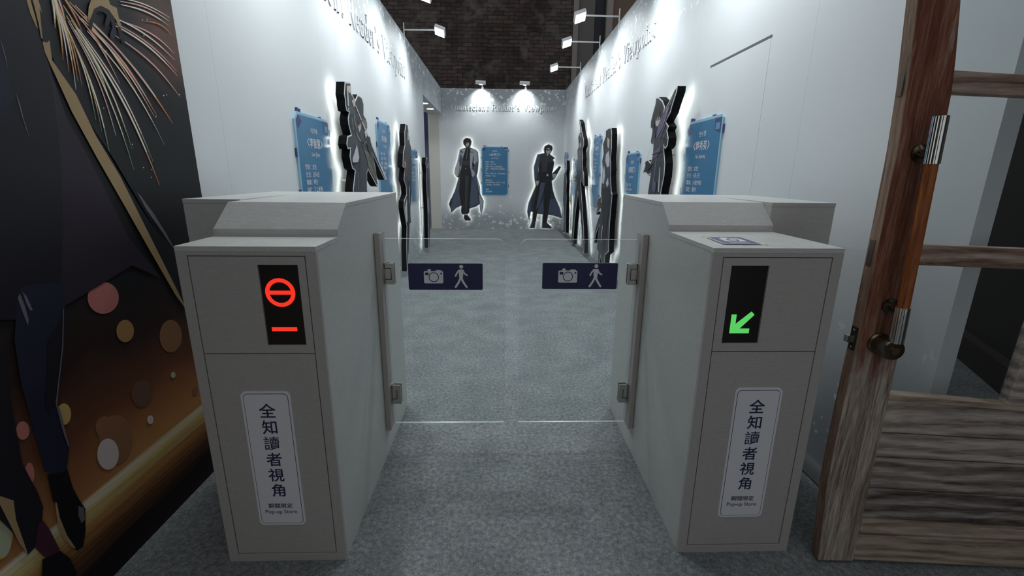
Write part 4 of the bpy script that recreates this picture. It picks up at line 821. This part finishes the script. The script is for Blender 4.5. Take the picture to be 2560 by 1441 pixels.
# ------------------------------------------------------------------ raised serif title on the three walls
def serif_glyphs():
    T, t = 0.125, 0.05                      # stem and hairline
    R = lambda x0, y0, x1, y1: ('p', [(x0, y0), (x1, y0), (x1, y1), (x0, y1)])
    def arcb(cx, cy, rx, ry, a0, a1, wx, wy, n=14):   # crescent band, wx thick at the sides, wy at top/bottom
        o, i = [], []
        for k in range(n + 1):
            a = math.radians(a0 + (a1 - a0) * k / n); o.append((cx + rx * math.cos(a), cy + ry * math.sin(a))); i.append((cx + (rx - wx) * math.cos(a), cy + (ry - wy) * math.sin(a)))
        return ('b', o, i)
    def stem(x, y0, y1, sb=True, st=False):
        L = [R(x, y0, x + T, y1)]
        if sb: L.append(R(x - .06, y0, x + T + .06, y0 + t * .7))
        if st: L.append(R(x - .07, y1 - t * .7, x + T, y1))
        return L
    X = 0.66; G = {}
    G['O'] = (0.98, [arcb(.46, .5, .43, .52, 0, 360, T, t, 32)])
    G['o'] = (0.68, [arcb(.32, X / 2, .28, X / 2 + .01, 0, 360, T * .9, t, 28)])
    arch = lambda x: [arcb(x + .19, X - .22, .19, .23, 0, 180, T * .9, t)] + stem(x + .38 - T, 0, X - .2)
    G['n'] = (0.74, stem(.08, 0, X, True, True) + arch(.17)); G['m'] = (1.08, stem(.08, 0, X, True, True) + arch(.17) + arch(.51))
    G['i'] = (0.38, stem(.12, 0, X, True, True) + [arcb(.18, .88, .07, .07, 0, 360, .069, .069, 14)])
    G['r'] = (0.54, stem(.08, 0, X, True, True) + [arcb(.33, X - .2, .16, .21, 60, 180, T * .8, t), arcb(.43, X - .08, .06, .06, 0, 360, .059, .059, 12)])
    G['s'] = (0.54, [arcb(.26, X * .74, .19, X * .26, 30, 260, .09, t), arcb(.26, X * .26, .21, X * .26, -150, 80, .10, t), ('p', [(.16, X * .62), (.40, X * .40), (.42, X * .30), (.14, X * .56)])])
    G['c'] = (0.60, [arcb(.33, X / 2, .28, X / 2 + .01, 45, 320, T * .9, t), arcb(.50, X * .74, .06, .06, 0, 360, .059, .059, 12)])
    G['e'] = (0.64, [arcb(.33, X / 2, .28, X / 2 + .01, 0, 325, T * .9, t), R(.12, X * .5 - t * .4, .60, X * .5 + t * .4)])
    G['t'] = (0.48, [R(.16, .05, .16 + T, X + .2), R(.04, X - t, .42, X), arcb(.30, .12, .14, .13, 180, 330, T, t)])
    G['a'] = (0.68, stem(.42, 0, X - .14, False) + [R(.42, 0, .66, t), arcb(.30, X - .2, .25, .2, 0, 160, T, t), arcb(.28, .2, .22, .21, 80, 350, T * .8, t)])
    G['d'] = (0.76, stem(.52, 0, 1.05, False, True) + [R(.52, 0, .74, t * .7), arcb(.34, X / 2, .28, X / 2 + .01, 20, 340, T * .9, t)])
    G['p'] = (0.76, stem(.1, -.3, X, True, True) + [arcb(.40, X / 2, .29, X / 2 + .01, -150, 150, T * .9, t)])
    G["'"] = (0.28, [('p', [(.08, 1.0), (.2, 1.0), (.16, .74), (.11, .74)])])
    G['R'] = (0.92, stem(.10, 0, 1, True, True) + [R(.2, 1 - t, .46, 1), R(.2, .46, .46, .46 + t), arcb(.46, .73, .28, .27, -90, 90, T, t), ('p', [(.38, .47), (.52, .47), (.92, 0), (.76, 0)])])
    G['V'] = (0.92, [('p', [(.06, 1), (.22, 1), (.52, .18), (.46, 0)]), ('p', [(.80, 1), (.85, 1), (.51, 0), (.46, 0)]), R(.0, 1 - t * .7, .30, 1), R(.68, 1 - t * .7, .95, 1)])
    G['w'] = (0.98, [('p', [(.06, X), (.2, X), (.36, .16), (.30, 0)]), ('p', [(.46, X), (.51, X), (.34, 0), (.30, 0)]), ('p', [(.44, X), (.58, X), (.72, .16), (.66, 0)]), ('p', [(.86, X), (.91, X), (.70, 0), (.66, 0)]), R(0, X - t * .7, .26, X), R(.76, X - t * .7, 1.0, X)])
    G[' '] = (0.5, [])
    return G
GL = serif_glyphs()
def title(name, label, o, u, n, width, h, depth=0.008):
    txt = "Omniscient Reader's Viewpoint"; sp = 0.09
    tot = sum(GL[c][0] + sp for c in txt); kx = width / tot; u, n, o = Vector(u), Vector(n), Vector(o)
    x = 0; P = lambda a, b: o + u * ((x + a) * kx) + Vector((0, 0, b * h)) + n * depth
    T_ = thing(name, label, 'lettering', o + u * width / 2, 'raised title lettering on the walls'); lm = mat('white_letter', (0.84, 0.87, 0.88), 0.4)
    for c in txt:
        mb = MB()
        for g in GL[c][1]:
            if g[0] == 'p': mb.prism([P(*q) for q in g[1]], -n * (depth + .001))
            else:
                for (a, b, cc, d) in zip(g[1], g[1][1:], g[2][1:], g[2]): mb.prism([P(*a), P(*b), P(*cc), P(*d)], -n * (depth + .001))
        x += GL[c][0] + sp
        if mb.v: mb.build('letter', lm, T_)
    return T_
title('wall_lettering', 'white serif title lettering across the end wall', (-1.0, FAR, 2.432), (1, 0, 0), (0, -1, 0), 2.18, 0.118)
title('wall_lettering', 'white serif title lettering high on left wall', (LX, 2.65, 2.325), (0, 1, 0), (1, 0, 0), 3.55, 0.21)
title('wall_lettering', 'white serif title lettering high on right wall', (RX, 7.6, 2.34), (0, -1, 0), (-1, 0, 0), 3.35, 0.185)

# ------------------------------------------------------------------ lamps
def arm_lamp(side, y, label, rise=0.06):
    xw = LX if side < 0 else RX; s = -side                       # s: towards the corridor
    r = thing('arm_floodlight', label, 'floodlight', (xw, y, TOP), 'white arm floodlights along the wall tops')
    MB().box((xw - side * 0.004 * -1, y - .012, TOP - .10), (xw + s * .006, y + .012, TOP + .14)).box((xw - s * 0.062, y - .012, TOP + .001), (xw + s * .004, y + .012, TOP + .02)).build('bracket', WHITE, r, .002)
    z = TOP + rise; L = 0.40
    MB().tube([(xw + s * .002, y, z), (xw + s * L, y, z + .004)], .0085, 12).build('arm', WHITE, r, smooth=True)
    hc = Vector((xw + s * (L + .05), y, z - .005)); aim = Vector((-s * 0.34, -0.30, -1.0)).normalized(); a = Vector((0, 1, 0)); a = (a - aim * a.dot(aim)).normalized(); b = aim.cross(a)
    def P(i, j, k): return hc + a * i + b * j + aim * k
    hd = MB().prism([P(-.085, -.065, -.02), P(.085, -.065, -.02), P(.085, .065, -.02), P(-.085, .065, -.02)], aim * .042)
    hd.tube([hc - a * .092, hc + a * .092], .009, 10); hd.build('lamp_head', WHITE, r, .004)
    MB().prism([P(-.076, -.057, .022), P(.076, -.057, .022), P(.076, .057, .022), P(-.076, .057, .022)], aim * .003).build('lens', LENS_E, r)
    ld = bpy.data.lights.new('floodlight_beam', 'SPOT'); ld.energy = LAMP_W; ld.color = (0.93, 0.985, 1.0); ld.spot_size = 2.45; ld.spot_blend = 0.9; ld.shadow_soft_size = 0.05
    lo = bpy.data.objects.new('floodlight_beam', ld); COL.objects.link(lo); lo.parent = r
    lo.matrix_local = Matrix.Translation(hc + aim * .04 - Vector((xw, y, TOP))) @ aim.to_track_quat('-Z', 'Y').to_matrix().to_4x4()
    return r
for y, l in ((2.55, 'white arm floodlight on left wall, over the ticket gate'), (3.82, 'white arm floodlight on left wall, first beyond the gates'), (5.06, 'white arm floodlight on left wall, cut by the top edge of the photo'), (6.25, 'white arm floodlight on left wall, farthest from the gates')): arm_lamp(-1, y, l)
for y, l in ((2.75, 'white arm floodlight on right wall, over the ticket gate'), (4.2, 'white arm floodlight on right wall, first beyond the gates'), (5.62, 'largest-looking white arm floodlight on right wall, highest in the photo'), (6.65, 'white arm floodlight on right wall, middle of the three in view'), (8.13, 'white arm floodlight on right wall, lowest and farthest of the three')): arm_lamp(1, y, l)
def spot(x, label):
    r = thing('spotlight', label, 'spotlight', (x, FAR, TOP), 'white spotlights clamped on the end wall')
    MB().box((x - .022, FAR - .012, TOP - .02), (x + .022, FAR + .03, TOP + .03)).box((x - .012, FAR - .01, TOP + .02), (x + .012, FAR + .012, TOP + .065)).box((x - .012, FAR - .17, TOP + .055), (x + .012, FAR, TOP + .068)).build('clamp', WHITE, r, .002)
    hc = Vector((x - .03, FAR - .17, TOP + .085))
    MB().tube([hc + Vector((-.10, .0, .004)), hc + Vector((.10, .0, -.004))], .036, 18).build('lamp_head', WHITE, r, smooth=True)
    aim = Vector((0, .36, -1)).normalized()
    MB().tube([hc + aim * .034, hc + aim * .042], .026, 16).build('lens', LENS_E, r)
    ld = bpy.data.lights.new('spotlight_beam', 'SPOT'); ld.energy = SPOT_W; ld.color = (0.95, 1.0, 1.0); ld.spot_size = 2.0; ld.spot_blend = 1.0; ld.shadow_soft_size = 0.03
    lo = bpy.data.objects.new('spotlight_beam', ld); COL.objects.link(lo); lo.parent = r
    lo.matrix_local = Matrix.Translation(hc + aim * .055 - Vector((x, FAR, TOP))) @ aim.to_track_quat('-Z', 'Y').to_matrix().to_4x4()
spot(-0.36, 'left one of two white spotlights on top of the end wall')
spot(0.52, 'right one of two white spotlights on top of the end wall')
for (y, l) in ((9.11, 'round downlight in the doorway soffit, nearer to the end wall'), (8.42, 'round downlight in the doorway soffit, half hidden by left wall')):
    r = thing('downlight', l, 'downlight', (LX - .12, y, 2.362), 'downlights in the doorway soffit')
    c = Vector((LX - .12, y, 2.362))
    MB().tube([c + Vector((0, 0, .003)), c - Vector((0, 0, .006))], [.075, .075], 28).build('rim', WHITE, r)
    MB().tube([c - Vector((0, 0, .006)), c - Vector((0, 0, .008))], [.064, .064], 28).build('diffuser', DOWN_E, r)
    ld = bpy.data.lights.new('downlight_beam', 'SPOT'); ld.energy = 16; ld.spot_size = 2.2; ld.spot_blend = .8; ld.shadow_soft_size = .05; lo = bpy.data.objects.new('downlight_beam', ld); COL.objects.link(lo); lo.parent = r; lo.location = (0, 0, -.02)
